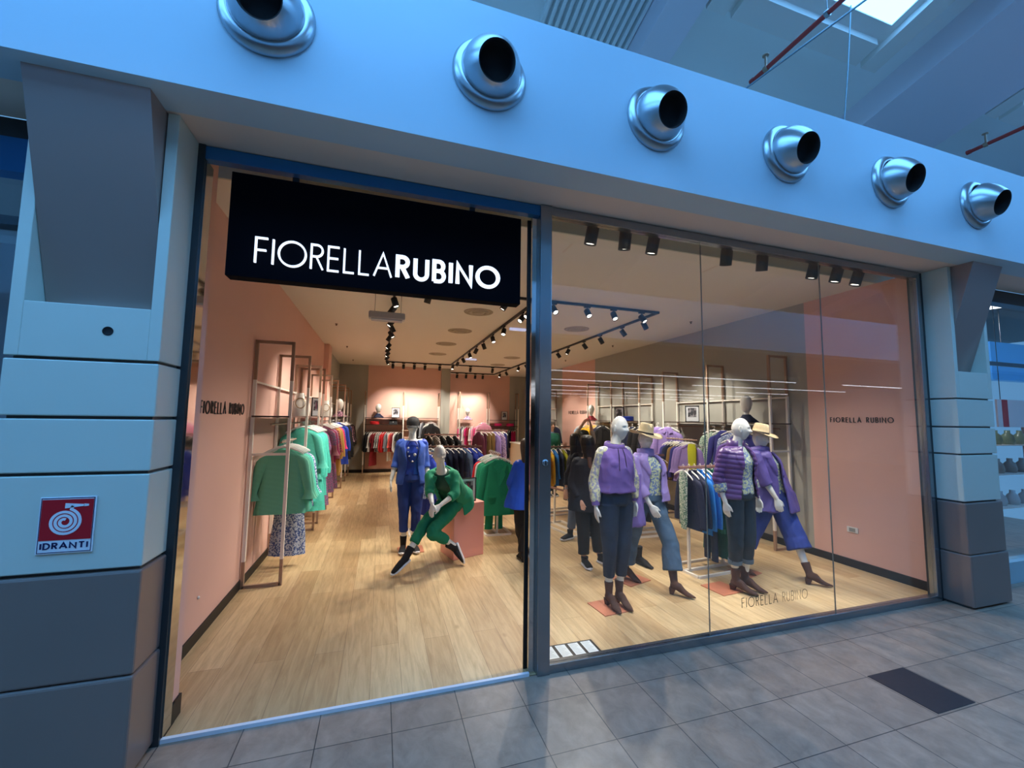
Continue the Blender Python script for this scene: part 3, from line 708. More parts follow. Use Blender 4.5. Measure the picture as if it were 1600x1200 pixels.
def body(name, J, m, parent, voxel=.0062, hands=('a', 'b'), face=True, hcurl=.35, feet=False, sc=1.0, hs=1.0):
    mb = MB(); trunk(mb, J, sc=sc)
    limb(mb, [J['nk']-V((0, 0, .03)), J['nk'].lerp(J['hc'], .45), J['hc']-V((0, 0, .03))], [.056, .050, .052], 16)
    mb.ball(J['hc']-V((0, 0, .02)), .052*hs, .06*hs, .07*hs)
    for q in 'ab':
        sh, el, wr = J['sh'+q], J['el'+q], J['wr'+q]
        limb(mb, [spine(J, .86), sh, sh.lerp(el, .5), el, el.lerp(wr, .4), wr], [.05, .052, .043, .035, .034, .022], 14)
        hp, kn, an = J['hp'+q], J['kn'+q], J['an'+q]
        limb(mb, [hp+V((0, 0, .04)), hp.lerp(kn, .35), kn, kn.lerp(an, .35), an], [.095, .082, .050, .047, .029], 16)
        mb.ball(an+(an-kn).normalized()*.006, .026, .027, .026)
        if q in hands:
            dd = J.get('hd'+q, (wr-el).normalized()); nn = J.get('hn'+q, -J['front']*.3+(wr-J['pe']).normalized()); ts = J.get('ht'+q, J['front'])
            hand(mb, wr, dd, nn, ts, hcurl)
    o = bake(mb.build(name, m, parent), voxel, 1)
    hb = MB(); head(hb, J['hc'], J['look'], sc=hs, face=face)            # finely modelled head joined into the same skin
    bm = bmesh.new(); bm.from_mesh(o.data); vs = [bm.verts.new(v) for v in hb.v]
    for f in hb.f:
        nf = bm.faces.new([vs[i] for i in f]); nf.smooth = True
    bm.to_mesh(o.data); bm.free()
    return o
def wrinkle(amp, sx=9, sz=3.5, seed=0, drag=.5):
    def f(p):
        q = V((p.x*sx+seed*3.1, p.y*sx, p.z*sz+p.x*drag*3))
        a = noise.noise(q)+.5*noise.noise(q*2.1)
        return amp*(1-2*abs(a))
    return f
def trousers(name, J, m, parent, up=.20, cuff=None, ra=(.108, .098, .072, .062), low=None, voxel=.008, fold=.006, seed=0):
    """cuff: fraction of the shin where the trouser ends; ra: hip, thigh, knee, cuff radii"""
    mb = MB(); rs = []
    for t, a, b in ((-.12, .13, .11), (-.03, .178, .128), (.06, .176, .125), (.18, .158, .116), (.33, .130, .10)):
        s, f = frame_of(J, max(t, 0)); c = spine(J, max(t, 0)) if t >= 0 else J['pe']+(J['pe']-J['wa'])*(-t*1.6)
        rs.append((c, s*(a+.006), f*(b+.006)))
    mb.rings(rs, 28)
    for q in 'ab':
        hp, kn, an = J['hp'+q], J['kn'+q], J['an'+q]; cu = cuff[q] if isinstance(cuff, dict) else cuff
        e = kn.lerp(an, cu)
        limb(mb, [hp+V((0, 0, .03)), hp.lerp(kn, .4), kn, kn.lerp(e, .5), e], [ra[0], ra[1], ra[2], (ra[2]+ra[3])/2, ra[3]], 20)
    return bake(mb.build(name, m, parent), voxel, 2, fold=wrinkle(fold, 8, 5, seed) if fold else None)
def top_rings(J, lo, hi, grow, flare=0.0, hemdrop=0, extra=None, n=9):
    """rings from the shoulders down to lo (trunk fraction; below 0 hangs under the hips)"""
    out = []
    tab = BODY_T[1:]
    def prof(t):
        if t <= 0: return .168, .118
        for (t0, a0, b0), (t1, a1, b1) in zip(tab, tab[1:]):
            if t <= t1: k = (t-t0)/(t1-t0); return a0+(a1-a0)*k, b0+(b1-b0)*k
        return tab[-1][1:]
    L = (J['nk']-J['pe']).length
    for i in range(n+1):
        t = hi+(lo-hi)*i/n; a, b = prof(t)
        ease = .55 if t < .7 else 1.0                                   # clothes hang rather than follow the waist
        a = max(a, .168*(1-ease)+a*ease) if t < .8 else a; b = max(b, .118*(1-ease)+b*ease) if t < .8 else b
        s, f = frame_of(J, min(max(t, 0), 1))
        c = spine(J, t) if t >= 0 else J['pe']+V((0, 0, 1))*(t*L)
        fl = flare*max(0, (.75-t))
        out.append((c, s*(a+grow+fl), f*(b+grow+fl*.8)))
    return out
def sleeve(mb, J, q, end=1.0, r=(.062, .060, .055, .050, .048), n=18):
    r = [x*.87 for x in r]
    """end: 0 shoulder .. 1 elbow .. 2 wrist"""
    sh, el, wr = J['sh'+q], J['el'+q], J['wr'+q]; inn = spine(J, .84)
    def P(x): return sh.lerp(el, x) if x <= 1 else el.lerp(wr, x-1)
    ts = [0, end*.35, end*.65, end]
    if end > 1: ts = [0, .5, 1.0, 1+(end-1)*.5, end]
    pts = [inn.lerp(sh, .35)]+[P(t) for t in ts]
    rr = [r[0]*.8]+[r[0]+(r[-1]-r[0])*(t/end) for t in ts]
    if end > 1: rr = [r[0]*.8, r[0], r[1], r[2], r[3], r[4]]
    limb(mb, pts, rr, n, 4)
def top(name, J, m, parent, lo=0.0, grow=.014, flare=0.0, sl=2.0, sr=(.062, .060, .055, .050, .048), voxel=.008, fold=.006, seed=0, open_=None, hi=.985, only=None, thick=.016, dome=0, sleeves='ab', hemf=None):
    mb = MB(); rs = top_rings(J, lo, hi, grow, flare)
    ff = (lambda u, t: (hemf[0]*u*math.sin(hemf[1]*t+seed))) if hemf else None
    if open_:
        N = len(rs); gaps = []
        for i in range(N):
            u = i/(N-1); g = open_[0]+(open_[1]-open_[0])*min(u/.45, 1) if u < .45 else open_[1]+(open_[2]-open_[1])*(u-.45)/.55
            gaps.append((PI/2+g, PI/2+2*PI-g))
        mb.rings(rs, 44, gap=gaps, fold=ff)
        for sg in (-1, 1):                                              # turned-back lapels
            vs = []; K = 7
            for i in range(K):
                u = i/(K-1)*.42; j = u*(N-1); i0 = int(j); k = j-i0
                c0, a0, b0 = rs[i0]; c1, a1, b1 = rs[min(i0+1, N-1)]
                c = c0.lerp(c1, k); a = a0.lerp(a1, k); b = b0.lerp(b1, k)
                g = gaps[i0][0]-PI/2; g1 = gaps[min(i0+1, N-1)][0]-PI/2; g = g+(g1-g)*k
                wdt = .42*math.sin(PI*(.25+.75*(i/(K-1))))*(1 if i < K-1 else .1)
                for w_ in (g-.03, g+wdt*.5, g+wdt):
                    t = PI/2+sg*w_; vs.append(c+(a*math.cos(t)+b*math.sin(t))*(1.10 if w_ < g+wdt*.9 else 1.06))
            mb.add(vs, [(i*3+j, i*3+j+1, (i+1)*3+j+1, (i+1)*3+j) for i in range(K-1) for j in range(2)], True)
        o = mb.build(name, m, parent); bake(o, solid=thick)
        mb = MB(); me = o.data; mb.add([v.co.copy() for v in me.vertices], [tuple(p.vertices) for p in me.polygons], True)
        bpy.data.objects.remove(o)
    else:
        mb.rings(rs, 32, fold=ff)
        if lo < .6:
            s_, f_ = frame_of(J, .68); c_ = spine(J, .68)
            for sg in (-1, 1): mb.ball(c_+s_*.068*sg+f_*.052, .060+grow, .056+grow, .060+grow)
    for q in sleeves: sleeve(mb, J, q, sl if not isinstance(sl, dict) else sl[q], sr)
    return bake(mb.build(name, m, parent), voxel, 2, fold=wrinkle(fold, 7, 4, seed) if fold else None)
def M4(loc, fdir, up=(0, 0, 1), sc=1):
    f = V(fdir).normalized(); u = V(up); u = (u-f*u.dot(f)).normalized(); s = u.cross(f)
    m = Matrix((f, s, u)).transposed().to_4x4(); m.translation = V(loc)
    return m @ Matrix.Scale(sc, 4)
def xf(mb, M): mb.v = [tuple(M @ V(v)) for v in mb.v]; return mb
def shaft_rings(mb, M, c, sd, L, specs):
    """rings from local point c along world direction sd"""
    d = (M.to_3x3().inverted() @ V(sd)).normalized() if sd is not None else V((0, 0, 1))
    s = V((0, 1, 0)); f = s.cross(d).normalized(); s = d.cross(f).normalized()
    mb.rings([(V(c)+d*(L*t), f*a, s*b) for t, a, b in specs], 20)
def boot(parent, loc, fdir, m, up=(0, 0, 1), hh=.05, shaft=.12, sc=1.0, point=1, sd=None):
    """heeled ankle boot: x runs from heel to toe"""
    mb = MB(); R = []
    # foot: centre x, half length along x is replaced by vertical rings
    for x, z0, z1, w_ in ((-.035, hh, hh+.05, .018), (-.02, hh-.004, hh+.075, .030), (.03, hh-.012, hh+.085, .034), (.08, hh*.45, hh+.068, .036), (.12, .012, .076, .042), (.155, .006, .052, .041), (.19, .005, .036, .030), (.22, .005, .026, .014 if point else .03), (.235, .006, .018, .004 if point else .015)):
        R.append((V((x, 0, (z0+z1)/2)), V((0, w_, 0)), V((0, 0, (z1-z0)/2))))
    mb.rings(R, 18)
    shaft_rings(mb, M4((0, 0, 0), fdir, up), (.014, 0, hh+.02), sd, shaft, ((0, .044, .034), (.4, .041, .036), (1.0, .050, .047)))
    o = xf(mb, M4(loc, fdir, up, sc)).build('boot', m, parent); bake(o, .005, 2)
    mb = MB().hexa([(-.04, -.018, 0), (.0, -.018, 0), (.0, .018, 0), (-.04, .018, 0)], [(-.045, -.028, hh+.01), (.02, -.028, hh-.005), (.02, .028, hh-.005), (-.045, .028, hh+.01)])
    xf(mb, M4(loc, fdir, up, sc)).build('heel', m, o)
    return o
def sneaker(parent, loc, fdir, up=(0, 0, 1), m=None, sole=None, ankle=.16, sc=1.0, sd=None):
    mb = MB(); R = []
    for x, z1, w_ in ((-.055, .05, .018), (-.045, .075, .03), (-.01, .095, .036), (.04, .095, .038), (.09, .078, .044), (.13, .062, .046), (.165, .05, .040), (.185, .038, .02)):
        R.append((V((x, 0, (.02+z1)/2)), V((0, w_, 0)), V((0, 0, (z1-.02)/2))))
    mb.rings(R, 18)
    shaft_rings(mb, M4((0, 0, 0), fdir, up), (-.005, 0, .055), sd, ankle-.04, ((0, .048, .038), (.4, .043, .041), (1.0, .050, .048)))
    o = xf(mb, M4(loc, fdir, up, sc)).build('shoe', m, parent); bake(o, .005, 2)
    mb = MB(); R = []
    for x, w_ in ((-.068, .012), (-.06, .03), (-.03, .040), (.03, .040), (.09, .048), (.14, .048), (.178, .038), (.198, .012)):
        R.append((V((x, 0, .017 if x < .15 else .024)), V((0, w_, 0)), V((0, 0, .017 if x < .15 else .014))))
    mb.rings(R, 16)
    s = xf(mb, M4(loc, fdir, up, sc)).build('sole', sole, o); s['label'] = 'thick pale sole'
    return o
def stand(x, y, rz=0, s=1.0, heel=0, hw=1.0):
    R = Matrix.Rotation(rz, 4, 'Z'); T = V((x, y, 0))
    d = dict(hc=(0, -.015, 1.705), nk=(0, .012, 1.525), ch=(0, -.005, 1.34), wa=(0, 0, 1.15), pe=(0, .005, .98),
             sha=(-.155, .012, 1.470), ela=(-.215, .04, 1.20), wra=(-.235, -.02, .95), hpa=(-.088, 0, .93), kna=(-.08, -.02, .52), ana=(-.07, .02, .095), toa=(-.085, -.10, .03))
    for k in ('sh', 'el', 'wr', 'hp', 'kn', 'an', 'to'): v = d[k+'a']; d[k+'b'] = (-v[0], v[1], v[2])
    J = {}
    for k, v in d.items():
        v = V(v); v.x *= hw; z = v.z
        if heel: v.z = heel+z if k[:2] != 'to' else z
        J[k] = R @ (v*s)+T
    J['front'] = (R @ V((0, -1, 0))).normalized(); J['look'] = J['front'].copy()
    return J
MANQ = mat('mannequin_enamel', (222, 220, 212), .38)
DENIM_DK = mat('dark_denim', (32, 50, 74), .8, var=.35, vscale=9, bump=.3, bscale=400)
DENIM = mat('mid_denim', (72, 100, 128), .8, var=.4, vscale=7, bump=.3, bscale=400)
SUEDE = mat('brown_suede', (84, 56, 46), .85, var=.2, vscale=20)
BLKF = mat('black_fabric', (16, 16, 20), .8)
SOLE = mat('white_rubber', (225, 225, 228), .5)
PLATE = mat('salmon_base_plate', (196, 124, 96), .4)
STRAW = mat('straw', (216, 196, 156), .8, var=.12, vscale=60, bump=.5, bscale=300)
def plate(parent, x, y, w_=.34, d=.30, rz=0):
    o = MB().box(-w_/2, w_/2, -d/2, d/2, .004, .012).build('base_plate', PLATE, parent, loc=(x, y, 0)); o.rotation_euler = (0, 0, rz); o['label'] = 'flat salmon metal plate'
    return o
def figure(name, loc, label, cat, group=None):
    e = empty(name, (0, 0, 0)); tag(e, label, cat, group); return e
def settle(e, x, y):
    """moves the anchor under the figure without moving its parts"""
    e.location = (x, y, 0)
    for o in C.objects:
        if o.parent == e: o.location = V(o.location)-V((x, y, 0))
def hat(parent, c, fdir, tilt=(0, 0, 1), sc=1.0):
    mb = MB(); n = 44
    prof = [(.0, .115), (.03, .112), (.062, .122), (.078, .112), (.088, .06), (.096, 0), (.12, -.008), (.16, -.012), (.19, -.004), (.192, -.001), (.16, -.006), (.10, 0.0), (.092, .004)]
    vs = []
    for r, h in prof:
        for k in range(n):
            t = 2*PI*k/n; x = r*math.cos(t); y = r*math.sin(t); z = h
            if r < .1: y *= .86; z -= .03*math.exp(-(y/.022)**2)*(1 if h > .1 else 0)*(.5+.5*math.cos(t*1)) if h > .09 else 0
            if r > .11: z += -.022*abs(math.cos(t))**2*(r-.1)/.09+.03*abs(math.sin(t))**3*(r-.1)/.09*.8
            vs.append(V((x, y, z)))
    mb.add(vs, [(i*n+k, i*n+(k+1) % n, (i+1)*n+(k+1) % n, (i+1)*n+k) for i in range(len(prof)-1) for k in range(n)], True)
    M = M4(c, fdir, tilt, sc)
    o = xf(mb, M).build('sun_hat', STRAW, parent); o['label'] = 'wide brimmed straw hat with dark band'
    mb = MB(); rs = [(V((0, 0, z)), V((r, 0, 0)), V((0, r*.88, 0))) for r, z in ((.0995, .002), (.096, .022))]
    mb.rings(rs, 44, cap=False)
    xf(mb, M).build('hat_band', mat('hat_band_fabric', (40, 30, 30), .6), o)
    return o
# ------------------------------------------------------------------ 1. blue suit mannequin in the entrance
BLUEJ = mat('royal_blue_cloth', (44, 82, 172), .75, var=.08, vscale=5, sheen=.1)
BLUET = mat('navy_blue_trousers', (26, 58, 138), .8, var=.1, vscale=5)
BLUEB = mat('blue_satin', (20, 52, 150), .4)
J = stand(.43, 3.04, 0, 1.0); J['ela'] = V((.225, 3.07, 1.22)); J['wra'] = V((.165, 3.0, .97)); J['elb'] = V((.628, 3.07, 1.21)); J['wrb'] = V((.662, 3.0, .97))
J['hda'] = V((-.05, 0, -1)); J['hdb'] = V((.0, 0, -1)); J['look'] = V((-.05, -1, .0))
e = figure('mannequin', None, 'standing white mannequin in royal blue suit and black cap in the entrance', 'mannequin', None)
body('body', J, MANQ, e)
trousers('trousers', J, BLUET, e, cuff=.56, ra=(.100, .086, .066, .056), seed=1)
top('blouse', J, BLUEB, e, lo=.12, grow=.012, sl=.5, fold=.005, seed=2, hi=.95)
top('blazer', J, BLUEJ, e, lo=-.12, grow=.022, flare=.0, sl=1.35, sr=(.062, .060, .057, .055, .056), open_=(.62, .40, .62), seed=3, fold=.005, hi=.96)
mb = MB(); nk = J['nk']
pts = [V((nk.x+.075*math.cos(t), 3.04-.125-.02*math.sin(t), 1.37+.13*math.sin(t)*(1 if math.sin(t) > 0 else 1.2))) for t in [2*PI*i/30 for i in range(31)]]
mb.path([V((p.x, p.y-(.018 if p.z < 1.4 else -.03), p.z)) for p in pts], .004, 6)
nl = mb.build('necklace', mat('dark_chain', (60, 60, 64), .3, metal=.7), e)
BEADS = mat('silver_bead', (210, 212, 216), .25, metal=.4)
for k, (dx, dz, r) in enumerate(((-.06, .05, .014), (-.045, -.06, .010), (.03, -.04, .020), (0.0, -.13, .012), (-.06, 0, .008), (.055, .05, .009))):
    MB().ball((nk.x+dx, 3.04-.158, 1.36+dz), r, r*.5, r).build('bead', BEADS, nl)
# baseball cap
hc = J['hc']; mb = MB(); M = M4(hc+V((0, 0, .035)), J['look'])
mb.rings([(V((-.004, 0, z)), V((rx, 0, 0)), V((0, ry, 0))) for z, rx, ry in ((-.03, .103, .084), (.02, .106, .087), (.055, .096, .080), (.082, .066, .056), (.096, .025, .022), (.099, .004, .004))], 28)
c = xf(mb, M).build('cap', BLKF, e); c['label'] = 'black baseball cap'
mb = MB(); vs = []
for i in range(7):
    for k in range(11):
        t = (k/10-.5)*PI*.80; r = .088+.075*(i/6)*math.cos(t)**.35
        vs.append(V((r*math.cos(t)*1.03, r*math.sin(t)*.90 if i == 0 else (.079*math.sin(t)), -.026-.03*(i/6)-.012*abs(math.sin(t)))))
mb.add(vs, [(i*11+k, i*11+k+1, (i+1)*11+k+1, (i+1)*11+k) for i in range(6) for k in range(10)], True)
b = xf(mb, M).build('visor', BLKF, c); bake(b, solid=.004)
sneaker(e, (.355, 3.05, .012), (-.15, -1, 0), m=BLKF, sole=SOLE, ankle=.19); sneaker(e, (.505, 3.05, .012), (.15, -1, 0), m=BLKF, sole=SOLE, ankle=.19)
plate(e, .46, 3.10); settle(e, .43, 3.04)

# ------------------------------------------------------------------ 2. green suit mannequin sitting on the salmon cube
GREEN = mat('emerald_cloth', (0, 136, 96), .75, var=.1, vscale=5, sheen=.1)
GREENT = mat('emerald_trousers', (0, 118, 84), .8, var=.1, vscale=5)
J = dict(hc=(.70, 2.22, 1.37), nk=(.745, 2.33, 1.165), ch=(.82, 2.40, 1.01), wa=(.90, 2.50, .88), pe=(.98, 2.60, .80),
         sha=(.62, 2.40, 1.115), shb=(.90, 2.30, 1.12), ela=(.60, 2.26, .93), wra=(.615, 2.10, .81), elb=(.90, 2.20, .90), wrb=(.71, 2.10, .79),
         hpa=(.90, 2.60, .76), hpb=(1.02, 2.52, .76), kna=(.58, 2.36, .55), knb=(.64, 2.22, .46), ana=(.345, 2.20, .21), anb=(.925, 2.33, .25), toa=(.22, 2.13, .06), tob=(1.02, 2.32, .10))
J = {k: V(v) for k, v in J.items()}
J['front'] = V((-.75, -.6, .15)).normalized(); J['look'] = V((.22, -1, -.12)).normalized()
J['hda'] = V((-.1, -.4, -.9)); J['hna'] = V((-.8, -.5, .3)); J['hta'] = V((.3, -.8, .3))
J['hdb'] = V((-1, -.10, -.5)); J['hnb'] = V((-.3, -.6, .7)); J['htb'] = V((-.3, -.7, -.6))
e = figure('mannequin', None, 'white mannequin in emerald green suit sitting on the salmon cube', 'mannequin')
body('body', J, MANQ, e, hcurl=.2)
trousers('trousers', J, GREENT, e, cuff={'a': .62, 'b': .62}, ra=(.102, .086, .068, .058), seed=5, fold=.008)
top('shirt', J, mat('dark_emerald_satin', (0, 72, 52), .5), e, lo=.05, grow=.016, sl=.4, fold=.005, seed=6)
top('blazer', J, GREEN, e, lo=-.24, grow=.030, flare=.05, sl={'a': 1.25, 'b': 1.35}, sr=(.068, .066, .064, .062, .064), open_=(.45, .5, .75), seed=7, fold=.008, hi=.97)
sneaker(e, V((.345, 2.20, .115)), V((-.78, -.35, -.50)), up=V((-.45, -.2, .87)), m=BLKF, sole=SOLE, ankle=.20, sd=V((.50, .35, .80)))
sneaker(e, V((1.005, 2.35, .215)), V((.35, -.25, -.88)), up=V((-.88, -.1, -.33)), m=BLKF, sole=SOLE, ankle=.18, sd=V((-.78, -.28, .60)))
settle(e, .6, 2.3)
# cube and framed photo
SALM = mat('salmon_lacquer', (238, 162, 146), .3)
e = tag(MB().hexa([(.845, 2.93, .004), (.95, 2.51, .004), (1.385, 2.67, .004), (1.28, 3.09, .004)], [(.845, 2.93, .70), (.95, 2.51, .70), (1.385, 2.67, .70), (1.28, 3.09, .70)]).build('display_cube', SALM), 'glossy salmon pink display cube under the green mannequin', 'display cube'); bevel(e, .006)
def poster(name, loc, rz, w_, h, label, group=None, lean=.06, dress=(180, 30, 50), wall=False, light=False):
    e = empty(name, loc, rz); tag(e, label, 'picture frame', group)
    f = .012
    mb = MB().box(-w_/2, w_/2, -.008, .010, 0, f).box(-w_/2, w_/2, -.008, .010, h-f, h).box(-w_/2, -w_/2+f, -.008, .010, f, h-f).box(w_/2-f, w_/2, -.008, .010, f, h-f).box(-w_/2+f, w_/2-f, .004, .010, f, h-f)
    fr_ = mb.build('frame', BLACK, e)
    MB().box(-w_/2+f, w_/2-f, .001, .004, f, h-f).build('mount', mat('mount_card', (218, 220, 224), .6), e)
    a, b, c_, d = -w_*.30, w_*.30, h*.30, h*.86
    ph = MB().box(a, b, -.001, .001, c_, d).build('photo', mat('photo_print', (60, 58, 62), .5, col2=(150, 146, 150), vscale=14), e)
    MB().prism([(-.02, c_+.03), (.012, c_+.03), (.018, (c_+d)/2), (.01, d-.05), (-.014, d-.05), (-.022, (c_+d)/2)], -.002, -.001).ball((-.002, -.0015, d-.035), .010, .0008, .013, 10, 6).build('photo_person', mat('photo_dress_%d_%d_%d' % dress, dress, .6), ph)
    if not wall: MB().hexa([(-.02, .01, .0), (.02, .01, 0), (.02, .07, 0), (-.02, .07, 0)], [(-.02, .008, h*.6), (.02, .008, h*.6), (.02, .014, h*.6), (-.02, .014, h*.6)]).build('easel_leg', BLACK, e)
    return e
poster('picture_frame', (1.165, 2.69, .702), .30, .235, .315, 'black framed fashion photo standing on the salmon cube')

# ------------------------------------------------------------------ 3. window mannequin in purple sweatshirt
PURP = mat('violet_jersey', (118, 92, 164), .8, var=.08, vscale=4)
FLOR = mat('pale_floral_print', (214, 210, 168), .7, col2=(150, 150, 172), vscale=38)
FLOR2 = mat('blue_floral_print', (96, 120, 168), .6, col2=(196, 204, 160), vscale=48)
J = stand(2.27, .80, .12, 1.0, heel=.035); J['hc'] += V((.04, -.01, 0)); J['look'] = V((.42, -1, -.02))
J['ela'] = V((2.055, .83, 1.23)); J['wra'] = V((2.03, .76, .985)); J['elb'] = V((2.50, .84, 1.24)); J['wrb'] = V((2.50, .82, 1.0))
J['ana'] = V((2.205, .83, .15)); J['anb'] = V((2.325, .83, .15)); J['kna'] = V((2.19, .78, .57)); J['knb'] = V((2.345, .78, .57)); J['toa'] = V((2.24, .72, .05)); J['tob'] = V((2.36, .72, .05))
J['hda'] = V((.0, -.1, -1)); J['hdb'] = V((.0, 0, -1))
e = figure('mannequin', None, 'bald white mannequin in violet sweatshirt with floral sleeves and dark jeans behind the glass', 'mannequin')
body('body', J, MANQ, e)
trousers('jeans', J, DENIM_DK, e, cuff=.66, ra=(.108, .094, .070, .052), seed=9, fold=.004)
sw = top('sweatshirt', J, PURP, e, lo=.20, grow=.030, flare=.05, sl=.02, sr=(.05, .05, .05, .05, .05), seed=10, fold=.010, hi=.97, hemf=(.03, 7))
for q in 'ab':
    mb = MB(); sleeve(mb, J, q, 1.86, (.056, .058, .062, .062, .046))
    s_ = bake(mb.build('sleeve', FLOR, e), .008, 2, fold=wrinkle(.008, 9, 5, 3)); s_['label'] = 'pale floral print sleeve'
    el, wr = J['el'+q], J['wr'+q]; mb = MB(); limb(mb, [el.lerp(wr, .82), el.lerp(wr, .98)], [.044, .036], 16); mb.build('cuff', PURP, s_)
nk = J['nk']
mb = MB(); mb.lathe([(.060, -.055), (.092, -.05), (.106, -.015), (.100, .028), (.088, .030), (.066, -.02)], nk+V((0, 0, .0)), (0.05, -.16, 1), 28)
c = bake(mb.build('collar', PURP, e), fold=wrinkle(.006, 9, 9)); MB().lathe([(.058, -.03), (.088, .026), (.094, .034), (.058, .0)], nk, (.05, -.1, 1), 24).build('collar_lining', FLOR, c)
for dx, ln in ((-.035, .20), (.03, .17)):
    MB().path([(nk.x+dx*.8, .80-.105, nk.z-.02), (nk.x+dx, .80-.135, nk.z-.08), (nk.x+dx*1.2, .80-.155, nk.z-.03-ln)], .0035, 6).build('drawstring', BLKF, e)
boot(e, (2.20, .83, .012), (.04, -1, 0), SUEDE, hh=.055, shaft=.17, sc=.95); boot(e, (2.32, .84, .012), (.10, -1, 0), SUEDE, hh=.055, shaft=.17, sc=.95)
plate(e, 2.19, .80, .30, .30, .1); settle(e, 2.27, .8)

# ------------------------------------------------------------------ 4. window mannequin in lilac jacket, straw hat, wide jeans
LILAC = mat('lilac_cloth', (148, 130, 194), .75, var=.08, vscale=5)
J = dict(hc=(2.90, 1.18, 1.61), nk=(2.91, 1.20, 1.44), ch=(2.93, 1.19, 1.28), wa=(2.93, 1.19, 1.10), pe=(2.92, 1.20, .94),
         sha=(2.75, 1.16, 1.38), shb=(3.07, 1.23, 1.34), ela=(2.74, 1.10, 1.11), wra=(2.84, 1.02, .90), elb=(3.12, 1.28, 1.08), wrb=(3.10, 1.22, .86),
         hpa=(2.85, 1.21, .89), hpb=(3.0, 1.18, .89), kna=(2.80, 1.32, .50), knb=(3.06, 1.0, .52), ana=(2.76, 1.40, .13), anb=(3.018, .889, .167), toa=(2.80, 1.28, .05), tob=(3.11, .76, .04))
J = {k: V(v) for k, v in J.items()}; J['front'] = V((.25, -1, 0)).normalized(); J['look'] = V((.1, -1, -.15)).normalized()
e = figure('mannequin', None, 'striding mannequin in lilac jacket, straw hat and wide mid-blue jeans behind the glass', 'mannequin')
body('body', J, MANQ, e)
trousers('jeans', J, DENIM, e, cuff=.80, ra=(.108, .094, .085, .098), seed=12, fold=.007)
top('shirt', J, FLOR2, e, lo=.1, grow=.016, sl=.3, fold=.004, seed=13, hi=.95)
top('jacket', J, LILAC, e, lo=-.02, grow=.042, flare=.05, sl=1.55, sr=(.072, .070, .068, .066, .068), open_=(.6, .42, .40), seed=14, fold=.011, hi=.985)
mb = MB(); mb.lathe([(.070, -.035), (.094, -.02), (.088, .055), (.080, .058), (.070, .0)], J['nk'], (0.05, .1, 1), 28); bake(mb.build('collar', LILAC, e), fold=wrinkle(.008, 9, 9))
mb = MB(); R = []
for z, a, b in ((1.24, .06, .02), (1.10, .075, .035), (.90, .09, .045), (.72, .115, .055), (.685, .115, .05)): R.append((V((2.70-.02*(1.24-z), 1.06, z)), V((a, .02, 0)), V((0, -b, 0))))
mb.rings(R, 26, fold=lambda u, t: .10*u*math.sin(5*t)); o = bake(mb.build('draped_sweater', mat('deep_lilac_knit', (124, 104, 180), .8, var=.12, vscale=12), e), .008, 2, fold=wrinkle(.009, 12, 4, 7)); o['label'] = 'violet sweater draped over the forearm'
hat(e, J['hc']+V((0, 0, .062)), J['look'], (.12, .05, 1), 1.0)
boot(e, (3.0, .87, .012), (.62, -.75, 0), SUEDE, hh=.06, shaft=.17, sc=.93, sd=V((.10, .35, 1))); boot(e, (2.765, 1.42, .012), (.3, -1, 0), SUEDE, hh=.05, shaft=.15)
plate(e, 2.80, 1.36, .34, .30, .3); settle(e, 2.9, 1.2)

# ------------------------------------------------------------------ 5. window mannequin in quilted violet jacket
def quilt_mat(name, col):
    m = mat(name, col, .32, var=.06, vscale=4); return m
QUILT = quilt_mat('violet_nylon', (94, 66, 124))
DKJEAN = mat('dark_teal_denim', (24, 46, 62), .8, var=.3, vscale=8)
J = stand(3.77, .74, .10, 1.0, heel=.035); J['look'] = V((.85, -.75, -.05)); J['hc'] += V((.02, -.02, .0))
J['sha'] = V((3.60, .74, 1.49)); J['shb'] = V((3.93, .78, 1.50)); J['ela'] = V((3.53, .78, 1.21)); J['wra'] = V((3.545, .70, .96)); J['elb'] = V((3.99, .80, 1.22)); J['wrb'] = V((4.06, .76, .97))
J['kna'] = V((3.69, .72, .56)); J['knb'] = V((3.86, .72, .56)); J['ana'] = V((3.72, .78, .17)); J['anb'] = V((3.87, .78, .17)); J['toa'] = V((3.80, .68, .06)); J['tob'] = V((3.95, .68, .06))
J['hda'] = V((.1, -.05, -1)); J['hdb'] = V((.05, 0, -1)); J['hna'] = V((-1, -.2, 0)); J['hta'] = V((.2, -1, 0))
e = figure('mannequin', None, 'bald mannequin in quilted violet jacket over floral shirt behind the glass', 'mannequin')
body('body', J, MANQ, e)
trousers('jeans', J, DKJEAN, e, cuff=.62, ra=(.106, .092, .074, .064), seed=16, fold=.006)
for q in 'ab':
    kn, an = J['kn'+q], J['an'+q]; mb = MB(); limb(mb, [kn.lerp(an, .55), kn.lerp(an, .66)], [.070, .071], 20, 2); o = mb.build('turn_up', mat('turn_up_denim', (84, 104, 120), .8), e); o['label'] = 'pale turned-up jeans cuff'
top('shirt', J, FLOR2, e, lo=.06, grow=.016, sl=1.6, sr=(.055, .053, .050, .050, .050), fold=.004, seed=17, hi=.98)
jk = top('quilted_jacket', J, QUILT, e, lo=-.03, grow=.034, flare=.03, sl=1.25, sr=(.070, .068, .066, .064, .060), open_=(.30, .50, .62), seed=18, fold=0, hi=.99, thick=.02)
for v in jk.data.vertices:
    n = V((v.normal.x, v.normal.y, 0)); ph = abs(math.sin((v.co.z+.10*(v.co.x-3.75))*PI/.052)); v.co += n*(.010*ph**.5-.008)
mb = MB(); nk = J['nk']; R = [(nk+V((0, 0, z)), V((a, 0, 0)), V((0, -a*.95, 0))) for z, a in ((-.03, .098), (.01, .086), (.055, .088))]
mb.rings(R, 30, gap=(PI/2+.55, PI/2+2*PI-.45)); bake(mb.build('collar', QUILT, e), solid=.016)
